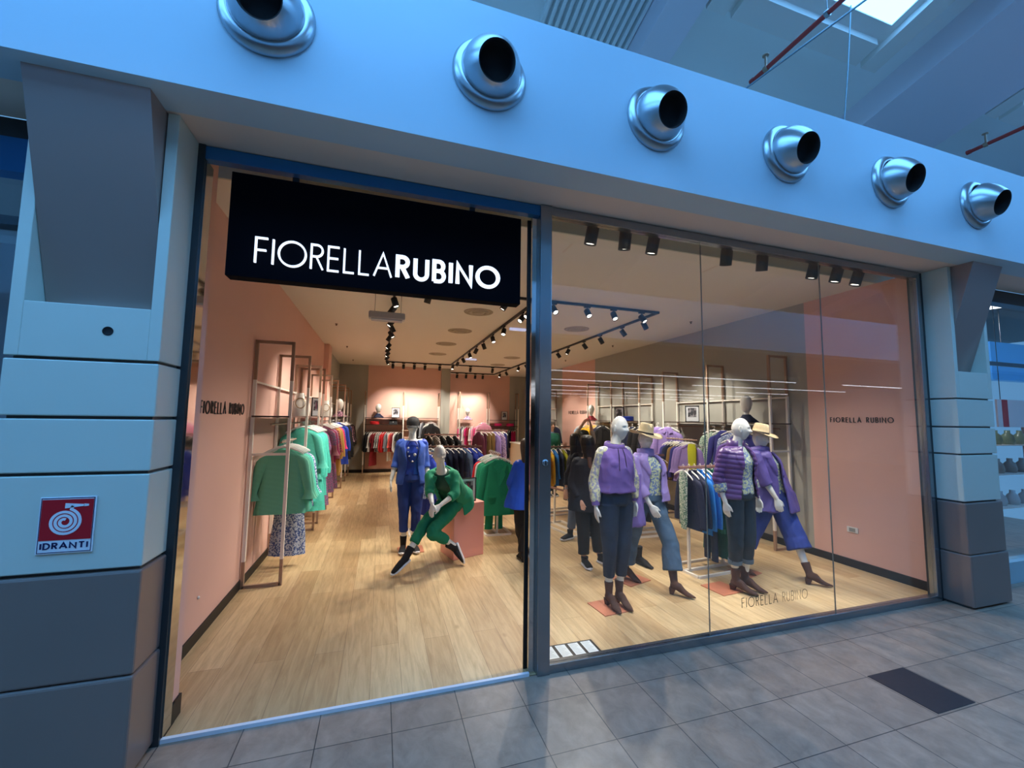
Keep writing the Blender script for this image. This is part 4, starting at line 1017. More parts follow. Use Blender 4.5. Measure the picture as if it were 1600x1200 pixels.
for q, x in (('a', 3.555), ('b', 4.045)):
    wr, el = J['wr'+q], J['el'+q]; mb = MB(); limb(mb, [el.lerp(wr, .25), el.lerp(wr, .55)], [.066, .058], 18); bake(mb.build('rolled_cuff', FLOR2, e), fold=wrinkle(.006, 14, 14))['label'] = 'rolled floral shirt cuff'
boot(e, (3.715, .78, .012), (.5, -1, 0), SUEDE, hh=.05, shaft=.17); boot(e, (3.86, .80, .012), (.55, -1, 0), SUEDE, hh=.05, shaft=.17)
plate(e, 3.62, .86, .30, .30, .1); settle(e, 3.77, .74)

# ------------------------------------------------------------------ 6. window mannequin in violet raincoat with hat
RAIN = mat('violet_raincoat_cloth', (94, 80, 150), .55, var=.1, vscale=4)
CULO = mat('indigo_culottes_cloth', (46, 66, 150), .8, var=.15, vscale=6)
J = dict(hc=(4.42, 1.02, 1.62), nk=(4.44, 1.03, 1.47), ch=(4.49, 1.03, 1.31), wa=(4.53, 1.03, 1.11), pe=(4.56, 1.03, .92),
         sha=(4.28, .98, 1.42), shb=(4.60, 1.08, 1.36), ela=(4.33, .90, 1.13), wra=(4.40, .82, .94), elb=(4.72, 1.10, 1.10), wrb=(4.70, 1.05, .86),
         hpa=(4.49, 1.03, .87), hpb=(4.64, 1.0, .87), kna=(4.33, 1.12, .50), knb=(4.70, .86, .50), ana=(4.20, 1.22, .15), anb=(4.69, .712, .165), toa=(4.26, 1.12, .05), tob=(4.82, .58, .04))
J = {k: V(v) for k, v in J.items()}; J['front'] = V((.45, -.9, 0)).normalized(); J['look'] = V((.2, -1, -.15)).normalized()
J['hda'] = V((.15, -.2, -1)); J['hna'] = V((-.6, -.7, 0)); J['hta'] = V((.7, -.7, 0))
e = figure('mannequin', None, 'leaning mannequin in long violet raincoat, straw hat and indigo culottes behind the glass', 'mannequin')
body('body', J, MANQ, e)
trousers('culottes', J, CULO, e, cuff=.42, ra=(.115, .115, .115, .125), seed=21, fold=.006)
top('shirt', J, FLOR2, e, lo=.1, grow=.016, sl=.3, fold=.004, seed=22)
top('raincoat', J, RAIN, e, lo=-.24, grow=.040, flare=.10, sl={'a': 1.2, 'b': 1.7}, sr=(.074, .072, .072, .068, .070), open_=(.35, .22, .20), seed=23, fold=.010, hi=.985)
mb = MB(); mb.lathe([(.072, -.05), (.125, -.035), (.130, .01), (.095, .045), (.080, .02)], J['nk']+V((-.03, .03, 0)), (-.1, .25, 1), 28); bake(mb.build('hood', RAIN, e), fold=wrinkle(.012, 9, 12))
hat(e, J['hc']+V((0, 0, .066)), J['look'], (.10, .05, 1), 1.0)
boot(e, (4.68, .68, .012), (.75, -.65, 0), SUEDE, hh=.06, shaft=.17, sc=.93, sd=V((0, .40, .92))); boot(e, (4.205, 1.24, .012), (.35, -1, 0), SUEDE, hh=.05, shaft=.15)
plate(e, 4.25, 1.18, .34, .28, .3); settle(e, 4.5, 1.0)

# ------------------------------------------------------------------ people
SKIN = mat('skin', (208, 160, 134), .5)
HAIR = mat('black_hair', (24, 20, 20), .45, var=.3, vscale=30); HAIRB = mat('brown_hair', (70, 48, 34), .5, var=.4, vscale=30)
def hairdo(J, m, parent, low, wdt=.095, back=True, seed=0):
    hc = J['hc']; f = J['look'].normalized(); s = f.cross(V((0, 0, 1))).normalized(); b = -f; R = []
    for dz, off, a, d in ((.132, .0, .02, .02), (.125, .0, .055, .06), (.10, .004, .078, .085), (.05, .012, .088, .098), (0, .02, .089, .095), (-.06, .035, .088, .080), (-.12, .052, .088, .062), (-.12-(low*.4), .062, wdt, .052), (-.12-low*.75, .068, wdt*.92, .045), (-.12-low, .070, wdt*.6, .03)):
        R.append((hc+b*off+V((0, 0, dz)), s*a, f*d))
    mb = MB(); mb.rings(R, 36, fold=lambda u, t: .03*math.sin(9*t+seed)*u)
    return bake(mb.build('hair', m, parent), .007, 2, fold=wrinkle(.004, 30, 2, seed))
# woman in the blue blazer walking away, partly behind the steel post
J = stand(1.86, 2.30, PI+.1, .84); J['knb'] = V((1.77, 2.28, .42)); J['kna'] = V((1.80, 2.2, .42))
x0 = 1.86
J.update({k: V(v) for k, v in dict(hpa=(1.93, 2.3, .78), hpb=(1.79, 2.3, .78), kna=(1.86, 2.27, .42), knb=(1.79, 2.34, .42), ana=(1.80, 2.27, .10), anb=(1.88, 2.45, .12), toa=(1.80, 2.36, .03), tob=(1.88, 2.55, .05), ela=(2.06, 2.34, 1.0), wra=(2.02, 2.45, .86), elb=(1.645, 2.34, 1.0), wrb=(1.71, 2.48, .88)).items()})
e = figure('person', None, 'woman with long brown hair, blue blazer and black trousers walking into the shop beside the post', 'person')
e['label'] = 'long-haired woman in blue blazer and black trousers seen from behind beside the post'
body('body', J, SKIN, e, sc=.9, hs=.86)
trousers('trousers', J, BLKF, e, cuff=.92, ra=(.098, .088, .066, .062), seed=31, voxel=.008)
top('blazer', J, mat('bright_blue_cloth', (28, 84, 206), .75, var=.08, vscale=5), e, lo=-.30, grow=.022, flare=.10, sl=1.75, sr=(.06, .057, .052, .05, .05), seed=32, hemf=(.03, 6))
hairdo(J, HAIRB, e, .18)
boot(e, (1.80, 2.25, .004), (0, 1, 0), BLKF, hh=.05, shaft=.12, sc=.95); boot(e, (1.88, 2.42, .004), (0, 1, 0), BLKF, hh=.05, shaft=.12, sc=.95); settle(e, 1.83, 2.3)
# front dark-haired woman behind the glass
NAVYC = mat('midnight_cloth', (20, 24, 36), .8, var=.15, vscale=5)
J = stand(2.56, 1.95, PI-.2, .875)
J.update({k: V(v) for k, v in dict(ana=(2.74, 1.97, .09), anb=(2.50, 1.93, .09), kna=(2.68, 1.96, .46), knb=(2.50, 1.94, .46), toa=(2.76, 1.86, .03), tob=(2.50, 1.82, .03), elb=(2.36, 1.98, 1.02), wrb=(2.40, 1.86, .84), ela=(2.76, 2.0, 1.02), wra=(2.74, 2.1, .86)).items()})
J['toa'] = V((2.77, 1.88, .03)); J['look'] = V((-.3, .9, 0))
e = figure('person', None, 'dark-haired woman in black with black and white sneakers, her back to the window', 'person')
body('body', J, SKIN, e, sc=.9, hs=.9)
trousers('trousers', J, BLKF, e, cuff=.86, ra=(.104, .094, .078, .066), seed=34)
top('coat', J, NAVYC, e, lo=-.36, grow=.034, flare=.04, sl=1.9, sr=(.066, .063, .06, .056, .052), seed=35)
hairdo(J, HAIR, e, .13, .09)
mb = MB(); hc = J['hc']; mb.path([hc+V((-.02, -.10, -.15)), hc+V((-.03, -.135, -.25)), hc+V((.0, -.14, -.36))], [.03, .026, .008], 12); bake(mb.build('hair_ends', mat('auburn_hair_ends', (110, 74, 56), .5), e), fold=wrinkle(.004, 30, 3))['label'] = 'lighter brown lock of hair'
sneaker(e, (2.50, 1.90, .004), (-.1, -1, 0), m=BLKF, sole=SOLE, ankle=.10); sneaker(e, (2.745, 1.92, .004), (.25, -1, 0), m=BLKF, sole=SOLE, ankle=.10); settle(e, 2.6, 1.95)
# woman further in, sideways
J = stand(2.90, 2.95, PI/2+2.6, .865)
J.update({k: V(v) for k, v in dict(ana=(2.84, 3.02, .10), anb=(3.05, 3.05, .09), kna=(2.87, 2.98, .46), knb=(2.98, 2.98, .46), toa=(2.76, 2.95, .03), tob=(2.98, 2.95, .03), elb=(2.74, 2.92, 1.0), wrb=(2.70, 2.88, .78)).items()})
J['look'] = V((.3, .95, 0)); J['front'] = V((.3, .95, 0))
e = figure('person', None, 'black-haired woman in dark jacket and grey jeans behind the first, arm hanging', 'person')
e['label'] = 'black-haired woman in dark jacket and blue-grey jeans, left of the sneakered woman'
body('body', J, SKIN, e, sc=.9, hs=.9)
trousers('jeans', J, mat('grey_blue_denim', (92, 104, 124), .8, var=.2, vscale=8), e, cuff=.80, ra=(.102, .09, .07, .058), seed=37)
top('jacket', J, NAVYC, e, lo=-.25, grow=.03, flare=.04, sl=1.75, seed=38)
hairdo(J, HAIR, e, .20, .088)
sneaker(e, (2.82, 3.0, .004), (-1, -.35, 0), m=BLKF, sole=SOLE, ankle=.13); sneaker(e, (3.06, 3.02, .004), (1, -.4, 0), m=BLKF, sole=SOLE, ankle=.13); settle(e, 2.9, 2.97)
MB().lathe([(.03, -.008), (.034, 0), (.03, .008), (.027, 0), (.03, -.008)], J['wrb']-V((2.9, 2.97, 0))+V((0, 0, .015)), (0, 0, 1), 20).build('bracelet', BEADS, e)
# woman with both arms raised, dressing a head on the shelf
J = stand(3.46, 3.75, PI+.0, .88)
J.update({k: V(v) for k, v in dict(shb=(3.33, 3.76, 1.29), sha=(3.59, 3.76, 1.29), elb=(3.32, 3.86, 1.53), wrb=(3.54, 3.98, 1.74), ela=(3.68, 3.84, 1.48), wra=(3.69, 3.96, 1.74)).items()})
J['hdb'] = V((.6, .2, .6)); J['hda'] = V((-.2, .2, 1)); J['look'] = V((.1, 1, .3)).normalized()
e = figure('person', None, 'woman in beige checked blouse reaching both arms up towards the shelf', 'person')
body('body', J, SKIN, e, sc=.9, hs=.9)
BEIGE = mat('beige_checked_cloth', (204, 186, 164), .8, var=.35, vscale=40)
trousers('trousers', J, BLKF, e, cuff=.88, ra=(.102, .09, .07, .06), seed=41)
top('blouse', J, BEIGE, e, lo=-.1, grow=.026, sl=1.5, sr=(.062, .058, .052, .048, .046), seed=42)
hairdo(J, HAIR, e, .13, .088)
sneaker(e, (3.40, 3.74, .004), (0, 1, 0), m=BLKF, sole=SOLE, ankle=.13); sneaker(e, (3.54, 3.74, .004), (0, 1, 0), m=BLKF, sole=SOLE, ankle=.13); settle(e, 3.46, 3.75)
# black boot by the stand behind the jeans mannequin
e = boot(None, (3.20, 1.80, .004), (.2, -1, 0), BLKF, hh=.02, shaft=.17, sc=1.05, point=0); tag(e, 'black chunky ankle boot on the floor behind the wide-jeans mannequin', 'boot')
# ------------------------------------------------------------------ clothes on hangers
random.seed(7)
_gm = {}
HANG = mat('white_hanger_plastic', (235, 232, 226), .35)
def hanger_data():
    if 'h' in _gm: return _gm['h']
    mb = MB(); pts = [V((.017*math.cos(a), 0, .017*math.sin(a)+.003)) for a in [math.radians(t) for t in range(200, -91, -24)]]+[V((0, 0, -.05))]
    mb.path(pts, .0028, 6)
    for s in (-1, 1): mb.rings([(V((0, 0, -.052)), V((0, .009, 0)), V((0, 0, .012))), (V((s*.07, 0, -.066)), V((0, .010, 0)), V((0, 0, .012))), (V((s*.15, 0, -.10)), V((0, .011, 0)), V((0, 0, .012))), (V((s*.195, 0, -.128)), V((0, .009, 0)), V((0, 0, .010)))], 8)
    o = mb.build('hanger', HANG); _gm['h'] = o.data; bpy.data.objects.remove(o); return _gm['h']
def gdata(kind, var=0):
    k = (kind, var)
    if k in _gm: return _gm[k]
    r = random.Random(hash(kind) % 1 + var*17+len(kind)); mb = MB(); ph = r.uniform(0, 6)
    fold = lambda u, t: (.13*u*math.sin(6*t+ph)+.07*u*math.sin(11*t+ph*2))
    def torso(ln, w0=.185, w1=.225, d0=.030, d1=.055, f=fold, top_=-.085):
        R = [(V((0, 0, top_)), V((.055, 0, 0)), V((0, -.028, 0))), (V((0, 0, top_-.025)), V((.10, 0, 0)), V((0, -.032, 0))), (V((0, 0, top_-.055)), V((w0*.93, 0, 0)), V((0, -.036, 0))), (V((0, 0, top_-.09)), V((w0, 0, 0)), V((0, -d0*1.2, 0)))]
        for i in range(1, 10):
            u = i/9; R.append((V((0, 0, top_-.09-(ln-.09)*u)), V((w0+(w1-w0)*u-.012*math.sin(PI*min(u*1.6, 1)), 0, 0)), V((0, -(d0+(d1-d0)*u), 0))))
        mb.rings(R, 26, fold=f)
    def sleeves(l, r0=.058, r1=.042, out=.05, flare=False, dz=0):
        for s in (-1, 1):
            pts = [(s*.13, 0, -.145), (s*.185, -.004, -.20), (s*(.205+out*.5), -.008, -.20-l*.45), (s*(.21+out), -.012, -.20-l*.8), (s*(.212+out), -.014, -.20-l)]
            rr = [r0*.8, r0, (r0+r1)/2, r1, r1*(1.9 if flare else 1)]
            a, b = cat_pts(pts, rr, 3); n = 12; vs = []; R = []
            for p, q in zip(a, b): R.append((p, V((q, 0, 0)), V((0, -q*.62, 0))))
            mb.rings(R, 12, fold=lambda u, t: .07*math.sin(4*t+9*u+ph))
    if kind == 'blouse': torso(.66, .180, .235); sleeves(.40, flare=True)
    elif kind == 'shirt': torso(.68, .180, .205); sleeves(.50)
    elif kind == 'tshirt': torso(.62, .178, .205); sleeves(.16, .062, .066, .02)
    elif kind == 'sweater': torso(.60, .185, .20, .036, .05); sleeves(.48, .062, .05)
    elif kind == 'jacket': torso(.66, .190, .215, .042, .06); sleeves(.50, .064, .052)
    elif kind == 'coat': torso(.98, .190, .24, .042, .07); sleeves(.54, .064, .054)
    elif kind == 'dress': torso(1.15, .172, .25, .03, .07); sleeves(.22, .055, .055, .02)
    elif kind == 'puffer':
        torso(.62, .19, .215, .055, .065, f=lambda u, t: .10*abs(math.sin(u*11*PI/1.4))); sleeves(.46, .066, .056)
    elif kind == 'vest': torso(.62, .15, .19, .045, .055, f=lambda u, t: .08*abs(math.sin(u*11*PI/1.4)))
    elif kind in ('trousers', 'jeans'):
        for s in (-1, 1):
            mb.rings([(V((s*.045, 0, -.085)), V((.10, 0, 0)), V((0, -.03, 0))), (V((s*.06, 0, -.20)), V((.095, 0, 0)), V((0, -.04, 0))), (V((s*.085, 0, -.45)), V((.075, 0, 0)), V((0, -.038, 0))), (V((s*.09, 0, -.8)), V((.068, 0, 0)), V((0, -.035, 0))), (V((s*.095, 0, -1.08)), V((.072, 0, 0)), V((0, -.035, 0)))], 16, fold=lambda u, t: .05*math.sin(4*t+6*u+ph))
    elif kind == 'skirt': torso(.72, .15, .165, .03, .05)
    elif kind == 'scarf':
        mb.rings([(V((0, 0, -.07)), V((.06, 0, 0)), V((0, -.03, 0))), (V((0, 0, -.16)), V((.08, 0, 0)), V((0, -.035, 0))), (V((0, 0, -.62)), V((.07, 0, 0)), V((0, -.03, 0))), (V((0, 0, -.72)), V((.05, 0, 0)), V((0, -.02, 0)))], 18, fold=lambda u, t: .12*math.sin(5*t+4*u))
    if kind in ('shirt', 'jacket', 'coat', 'puffer'):                   # collar and front edge
        mb.rings([(V((0, 0, -.098)), V((.085, 0, 0)), V((0, -.040, 0))), (V((0, 0, -.065)), V((.066, 0, 0)), V((0, -.034, 0))), (V((0, .004, -.048)), V((.058, 0, 0)), V((0, -.026, 0)))], 18)
        zb = {'shirt': -.70, 'jacket': -.70, 'coat': -1.0, 'puffer': -.66}[kind]
        mb.path([V((.006, -.046, -.10)), V((.008, -.066, -.25)), V((.010, -.062+zb*.012, -.45)), V((.012, -.058+zb*.014, zb))], .007, 6)
        for s in (-1, 1):                                               # pointed collar leaves
            mb.add([V((s*.008, -.052, -.105)), V((s*.070, -.046, -.075)), V((s*.098, -.058, -.13)), V((s*.040, -.064, -.165))], [(0, 1, 2, 3)])
            mb.box(*(sorted((s*.06, s*.14))), -.078, -.055, -.50, -.485)
    if kind == 'blazer':
        torso(.76, .190, .225, .046, .066); sleeves(.48, .064, .054)
        for s in (-1, 1):
            mb.add([V((s*.05, -.035, -.075)), V((s*.115, -.050, -.16)), V((s*.085, -.062, -.26)), V((s*.10, -.062, -.285)), V((s*.012, -.064, -.45)), V((s*.02, -.044, -.2))], [(0, 1, 2, 3, 4, 5)])
            mb.box(*(sorted((s*.06, s*.16))), -.078, -.060, -.60, -.575)
            mb.bar((s*.27, -.012, -.62), (s*.27, -.012, -.70), .062, 14)
    o = mb.build('g', HANG); me = o.data; bpy.data.objects.remove(o); _gm[k] = me; return me
FAB = {}
def fab(name, col, col2=None, rough=.8, vscale=64):
    st = (col2, 42 if 'jade' in name else 9) if 'striped' in name else None
    FAB[name] = mat('cloth_'+name.replace(' ', '_'), col, rough, var=0 if col2 else .15, vscale=vscale, col2=None if st else col2, stripes=st); return FAB[name]
for n, c, c2 in (('mint', (92, 206, 182), None), ('jade green striped', (112, 194, 166), (84, 160, 134)), ('blue and white floral', (70, 92, 150), (196, 206, 222)), ('turquoise', (84, 214, 194), None), ('magenta', (166, 30, 96), None), ('grey and pink patterned', (98, 112, 130), (176, 96, 150)),
                ('dusty pink', (190, 126, 138), None), ('mustard', (190, 146, 72), None), ('red floral', (190, 70, 60), (60, 40, 44)), ('black', (24, 23, 27), None), ('cobalt blue', (30, 66, 178), None), ('navy', (26, 34, 66), None), ('white', (222, 218, 214), None), ('red', (216, 34, 40), None), ('dark red', (136, 22, 34), None),
                ('black and white spotted', (26, 24, 26), (214, 210, 206)), ('coral', (226, 92, 82), None), ('fuchsia', (214, 28, 108), None), ('pale pink', (234, 158, 184), None), ('grey', (132, 136, 144), None), ('lavender', (156, 132, 198), None), ('plum', (94, 34, 58), None), ('olive', (134, 104, 56), None),
                ('denim blue', (86, 112, 146), None), ('dark denim', (36, 50, 78), None), ('emerald', (0, 136, 96), None), ('violet', (112, 82, 164), None), ('lime yellow', (206, 206, 44), None), ('yellow', (236, 184, 34), None), ('bright blue', (36, 130, 220), None), ('forest green', (18, 98, 74), None),
                ('white and green floral', (206, 214, 196), (86, 130, 108)), ('navy and white striped', (44, 50, 86), (200, 208, 196)), ('indigo', (52, 52, 130), None), ('pale blue', (154, 186, 216), None), ('purple floral', (90, 56, 120), (206, 180, 200)), ('royal blue', (34, 60, 168), None), ('dark floral', (54, 36, 60), (206, 150, 170))): fab(n, c, c2)
def garment(kind, colour, loc, rz, where, group, lab=None, s=1.0, ys=1.0):
    me = gdata(kind, random.randint(0, 2) if kind not in ('blazer',) else 0)
    if not me.materials: me.materials.append(HANG)
    nm = {'tshirt': 't_shirt'}.get(kind, kind)
    o = bpy.data.objects.new(nm, me); C.objects.link(o); o.location = loc; o.rotation_euler = (0, random.uniform(-.02, .02), rz); o.scale = (s, s*ys, s)
    o.material_slots[0].link = 'OBJECT'; o.material_slots[0].material = FAB[colour]
    h = bpy.data.objects.new('hanger', hanger_data()); C.objects.link(h); h.parent = o
    word = {'tshirt': 'T-shirt', 'trousers': 'trousers', 'puffer': 'padded jacket', 'vest': 'padded vest'}.get(kind, kind)
    tag(o, lab or '%s %s, %s' % (colour, word, where), {'puffer': 'jacket', 'vest': 'jacket'}.get(kind, word), group)
    return o
def rail(items, p0, p1, rz, where, group, s=1.0, jit=.10, even=True, start=0):
    """items hung evenly from p0 to p1; where holds {} for the ordinal"""
    p0 = V(p0); p1 = V(p1); n = len(items)
    nrm = V((math.sin(rz), -math.cos(rz), 0)); gap = abs((p1-p0).dot(nrm))/n          # room for each garment: they press together
    ys = min(1.0, max(.38, gap/(.135*s))); jit = min(jit, gap*.35)
    for i, (k, c) in enumerate(items):
        t = (i+.5)/n
        garment(k, c, p0.lerp(p1, t), rz+random.uniform(-jit, jit), where.format(ORD[i+start]), group, s=s, ys=ys)

# wall racks: tall slim frames with rails and shelf
WHT = mat('white_powder_coat', (236, 228, 216), .4)
def wall_rack(label, ys, xf, xb, top, shelf=1.80, railz=1.725, axis='y', low=.28, mid=2.21, base=None, shelves=(), whitebar=True, group='tall wall racks'):
    """axis y: frames stand along a side wall at the given ys; axis x: along the back wall"""
    P = (lambda a, d, z: V((d, a, z))) if axis == 'y' else (lambda a, d, z: V((a, d, z)))
    c = sum(ys)/len(ys); e = empty('clothes_rack', P(c, (xf+xb)/2, 0)); tag(e, label, 'clothes rack', group); off = V(e.location); w_ = .032
    for y in ys:
        f = MB(); g = MB(); k_ = MB()
        for x in (xf, xb):
            f.sq(P(y, x, mid)-off, P(y, x, top)-off, w_, w_); k_.sq(P(y, x, .004)-off, P(y, x, low)-off, w_, w_); g.sq(P(y, x, low)-off, P(y, x, mid)-off, w_, w_)
        f.sq(P(y, xf, top-w_/2)-off, P(y, xb, top-w_/2)-off, w_, w_); k_.sq(P(y, xf, .02)-off, P(y, xb, .02)-off, w_, w_)
        g.sq(P(y, xf, 1.40)-off, P(y, xb, 1.40)-off, w_*.8, w_*.8)
        f.build('frame_top', BRONZE, e)['label'] = 'bronze top of the rack frame'; k_.build('frame_foot', BRONZE, e)['label'] = 'bronze foot of the rack frame'; g.build('upright', WHT, e)
    b = MB()
    for a, d in zip(ys[:-1], ys[1:]):
        b.sq(P(a, xb, 2.19)-off, P(d, xb, 2.19)-off, .022, .022)
    if axis == 'y': b.build('crossbar', WHT, e)
    MB().bar(P(ys[0], (xf+xb)/2, railz)-off, P(ys[-1], (xf+xb)/2, railz)-off, .011, 10).build('rail', BRONZE, e)
    for (s0, s1, z) in shelves or ((ys[0]-.05, ys[-1], shelf),):
        a = P(s0, xf, z)-off; d = P(s1, xb, z)-off
        MB().box(min(a.x, d.x), max(a.x, d.x), min(a.y, d.y), max(a.y, d.y), z-.009, z+.009).build('shelf', SHELF, e)
    return e
XL0, XL1 = -.965, -1.325
wall_rack('tall wall rack on the left wall nearest the entrance', (2.235, 3.36, 4.5), XL0, XL1, 2.65, shelf=1.81)
wall_rack('tall wall rack on the left wall, second from the entrance', (4.95, 6.08, 7.3), XL0, XL1, 2.65, shelf=1.81)
wall_rack('tall wall rack at the far end of the left wall', (8.6, 9.8, 11.0), XL0+.06, XL1, 2.65, shelf=1.81)
XR0, XR1 = 5.42, 5.755
wall_rack('tall wall rack on the olive wall nearest the window', (1.73, 2.94, 4.13), XR0, XR1, 2.81)
wall_rack('tall wall rack on olive wall, second from the window', (4.95, 6.12, 7.35), XR0, XR1, 2.81)
wall_rack('tall wall rack on right wall, farthest from the window', (10.3, 11.5), XR0, XR1, 2.81)
wall_rack('bronze and white rack on the back wall left of the grey column', (-.50, .72, 1.90), 11.36, 11.68, 2.67, axis='x', railz=1.38, shelves=((-.5, .72, 1.80), (-.5, .72, 1.57), (.72, 1.9, 1.80)))
wall_rack('bronze and white rack in the rear recess right of the grey column', (2.88, 4.05, 5.25), 12.9, 13.25, 2.84, axis='x', railz=1.40, shelves=((2.88, 3.4, 1.76), (4.05, 5.25, 1.76), (4.05, 5.25, 1.52)))

# --- left wall
G = 'clothes on the left wall racks'
e_ = MB().bar((-1.06, 2.36, 1.52), (-1.06, 3.20, 1.52), .010, 10).build('front_rail', BRONZE); tag(e_, 'short low bronze rail carrying the green striped blouses on the left', 'rail')
rail([('blouse', 'jade green striped'), ('blouse', 'jade green striped'), ('blouse', 'mint'), ('blouse', 'mint'), ('blouse', 'blue and white floral'), ('blouse', 'blue and white floral')], (-1.06, 2.46, 1.52), (-1.06, 3.02, 1.52), 0, '{} from the front on low rail left of entrance', 'blouses on the low front rail', 1.10, .04)
garment('skirt', 'blue and white floral', (-1.02, 2.86, 1.02), 0, '', 'x', 'blue and white floral long skirt hanging under the green striped blouses', 1.1)
tag(C.objects[-1]) if False else None
tag(MB().bar((-1.25, 2.86, 1.025), (-.9, 2.86, 1.025), .008).build('skirt_rail', BRONZE), 'thin bronze arm under the green blouses', 'rail')
L_ = [('blouse', 'mint'), ('shirt', 'turquoise'), ('coat', 'turquoise'), ('coat', 'turquoise'), ('dress', 'turquoise'), ('sweater', 'turquoise'), ('coat', 'turquoise'), ('dress', 'grey and pink patterned'), ('dress', 'grey and pink patterned'), ('trousers', 'magenta')]
rail(L_, (-1.04, 3.42, 1.725), (-1.04, 4.62, 1.725), 0, '{} from the front on the long left wall rail', 'clothes on the left wall rail', 1.05, .14)
L_ = [('dress', 'grey and pink patterned'), ('blouse', 'dusty pink'), ('blouse', 'magenta'), ('dress', 'grey and pink patterned'), ('shirt', 'dusty pink'), ('blouse', 'red floral'), ('coat', 'mustard'), ('jacket', 'mustard'), ('trousers', 'black'), ('coat', 'mustard'), ('trousers', 'black'), ('blouse', 'fuchsia'), ('blouse', 'red floral'), ('shirt', 'cobalt blue')]
rail(L_, (-1.02, 5.05, 1.725), (-1.0, 7.2, 1.725), 0, '{} from the front on the second left rack', 'clothes on the second left rack', 1.0, .16)
L_ = [('coat', 'cobalt blue'), ('jacket', 'black'), ('trousers', 'black'), ('jacket', 'black'), ('shirt', 'cobalt blue'), ('coat', 'black'), ('blouse', 'dark floral'), ('coat', 'black'), ('blouse', 'dark floral'), ('jacket', 'black'), ('coat', 'black')]
rail(L_, (-1.0, 8.0, 1.725), (-1.0, 10.9, 1.725), 0, '{} from the front on the farthest left rack', 'clothes on the farthest left rack', 1.0, .16)
# --- back wall
L_ = [('jacket', 'black'), ('jacket', 'black'), ('blouse', 'white'), ('dress', 'dark red'), ('blouse', 'dark red'), ('blouse', 'black and white spotted'), ('blouse', 'black and white spotted'), ('shirt', 'red'), ('shirt', 'red'), ('blouse', 'grey'), ('trousers', 'white'), ('blouse', 'coral'), ('blouse', 'dark red'), ('shirt', 'white'), ('tshirt', 'black'), ('tshirt', 'black')]
rail(L_, (-.44, 11.5, 1.38), (.68, 11.5, 1.38), PI/2-.5, '{} from the left on the back wall rack', 'clothes on the back wall rack', .92, .1)
garment('jacket', 'black', (1.62, 11.24, 1.68), 0, '', 'x', 'black jacket with white blouse hanging frontally beside the grey column', 1.15)
tag(MB().bar((.75, 11.36, 1.72), (1.9, 11.36, 1.72), .011, 10).build('garment_rail', BRONZE), 'thin bronze rail beside the grey column holding the frontal black jacket', 'rail')
garment('blouse', 'white', (1.62, 11.36, 1.72), 0, '', 'x', 'white blouse behind the frontal black jacket beside the grey column', 1.0)
rail([('jacket', 'black'), ('coat', 'black'), ('blouse', 'grey')], (1.0, 11.5, 1.72), (1.45, 11.5, 1.72), PI/2-.5, '{} from the left behind the black cap', 'clothes behind the capped mannequin', .95)
# --- rear recess
L_ = [('blouse', 'fuchsia'), ('trousers', 'grey'), ('blouse', 'white'), ('dress', 'fuchsia'), ('dress', 'dark red'), ('blouse', 'white'), ('blouse', 'pale pink'), ('dress', 'fuchsia')]
rail(L_, (2.9, 13.07, 1.56), (3.62, 13.07, 1.56), PI/2-.6, '{} from the left in the pink rear recess', 'pink clothes in the rear recess', 1.0)
garment('jacket', 'pale pink', (3.80, 12.75, 1.72), 0, '', 'x', 'pale pink jacket hanging frontally in the rear recess', 1.25)
L_ = [('jacket', 'lavender'), ('shirt', 'pale pink'), ('shirt', 'indigo'), ('shirt', 'lavender'), ('blouse', 'purple floral'), ('shirt', 'cobalt blue'), ('blouse', 'white'), ('blouse', 'fuchsia'), ('shirt', 'fuchsia'), ('shirt', 'grey'), ('shirt', 'navy'), ('trousers', 'fuchsia'), ('trousers', 'fuchsia')]
rail(L_, (4.1, 13.07, 1.40), (5.2, 13.07, 1.40), PI/2-.6, '{} from the left at the right of the rear recess', 'clothes at the right of the rear recess', .95)
# --- right wall
L_ = [('blouse', 'white and green floral'), ('shirt', 'indigo'), ('blouse', 'blue and white floral'), ('shirt', 'indigo')]
rail(L_, (5.45, 2.95, 1.725), (5.45, 2.15, 1.725), -PI/2+.35, '{} from the left on the nearest olive wall rack', 'clothes on the nearest olive wall rack', 1.0)
garment('jacket', 'violet', (5.30, 2.28, 1.60), -PI/2+.5, '', 'x', 'violet jacket on the olive wall rack behind the second straw hat', 1.0)
garment('jacket', 'lavender', (5.12, 3.92, 1.76), -PI/2+.55, '', 'x', 'lavender overshirt hanging frontally left of the window mullion', 1.2)
garment('jacket', 'lavender', (5.20, 3.72, 1.76), -PI/2+.55, '', 'x', 'lavender overshirt hanging right behind the frontal one', 1.1)
garment('trousers', 'dark denim', (5.16, 3.96, 1.05), -PI/2+.55, '', 'x', 'dark denim trousers hanging under the frontal lavender overshirt', .9)
L_ = [('shirt', 'indigo'), ('shirt', 'navy'), ('scarf', 'lime yellow'), ('blouse', 'olive'), ('shirt', 'indigo'), ('blouse', 'lavender'), ('blouse', 'lavender'), ('scarf', 'lime yellow')]
rail(L_, (5.1, 3.55, 1.50), (5.1, 2.95, 1.50), -PI/2+.35, '{} from the left on the low arm before the olive wall', 'clothes on the low arm', .98, .05)
tag(MB().bar((5.1, 3.65, 1.50), (5.1, 2.85, 1.50), .01).bar((5.1, 3.6, 1.50), (5.42, 3.6, 1.50), .008).build('front_rail', BRONZE), 'bronze low arm carrying purple and yellow tops on the olive wall', 'rail')
L_ = [('coat', 'black'), ('coat', 'navy'), ('jacket', 'black'), ('coat', 'black'), ('jacket', 'navy'), ('coat', 'black')]
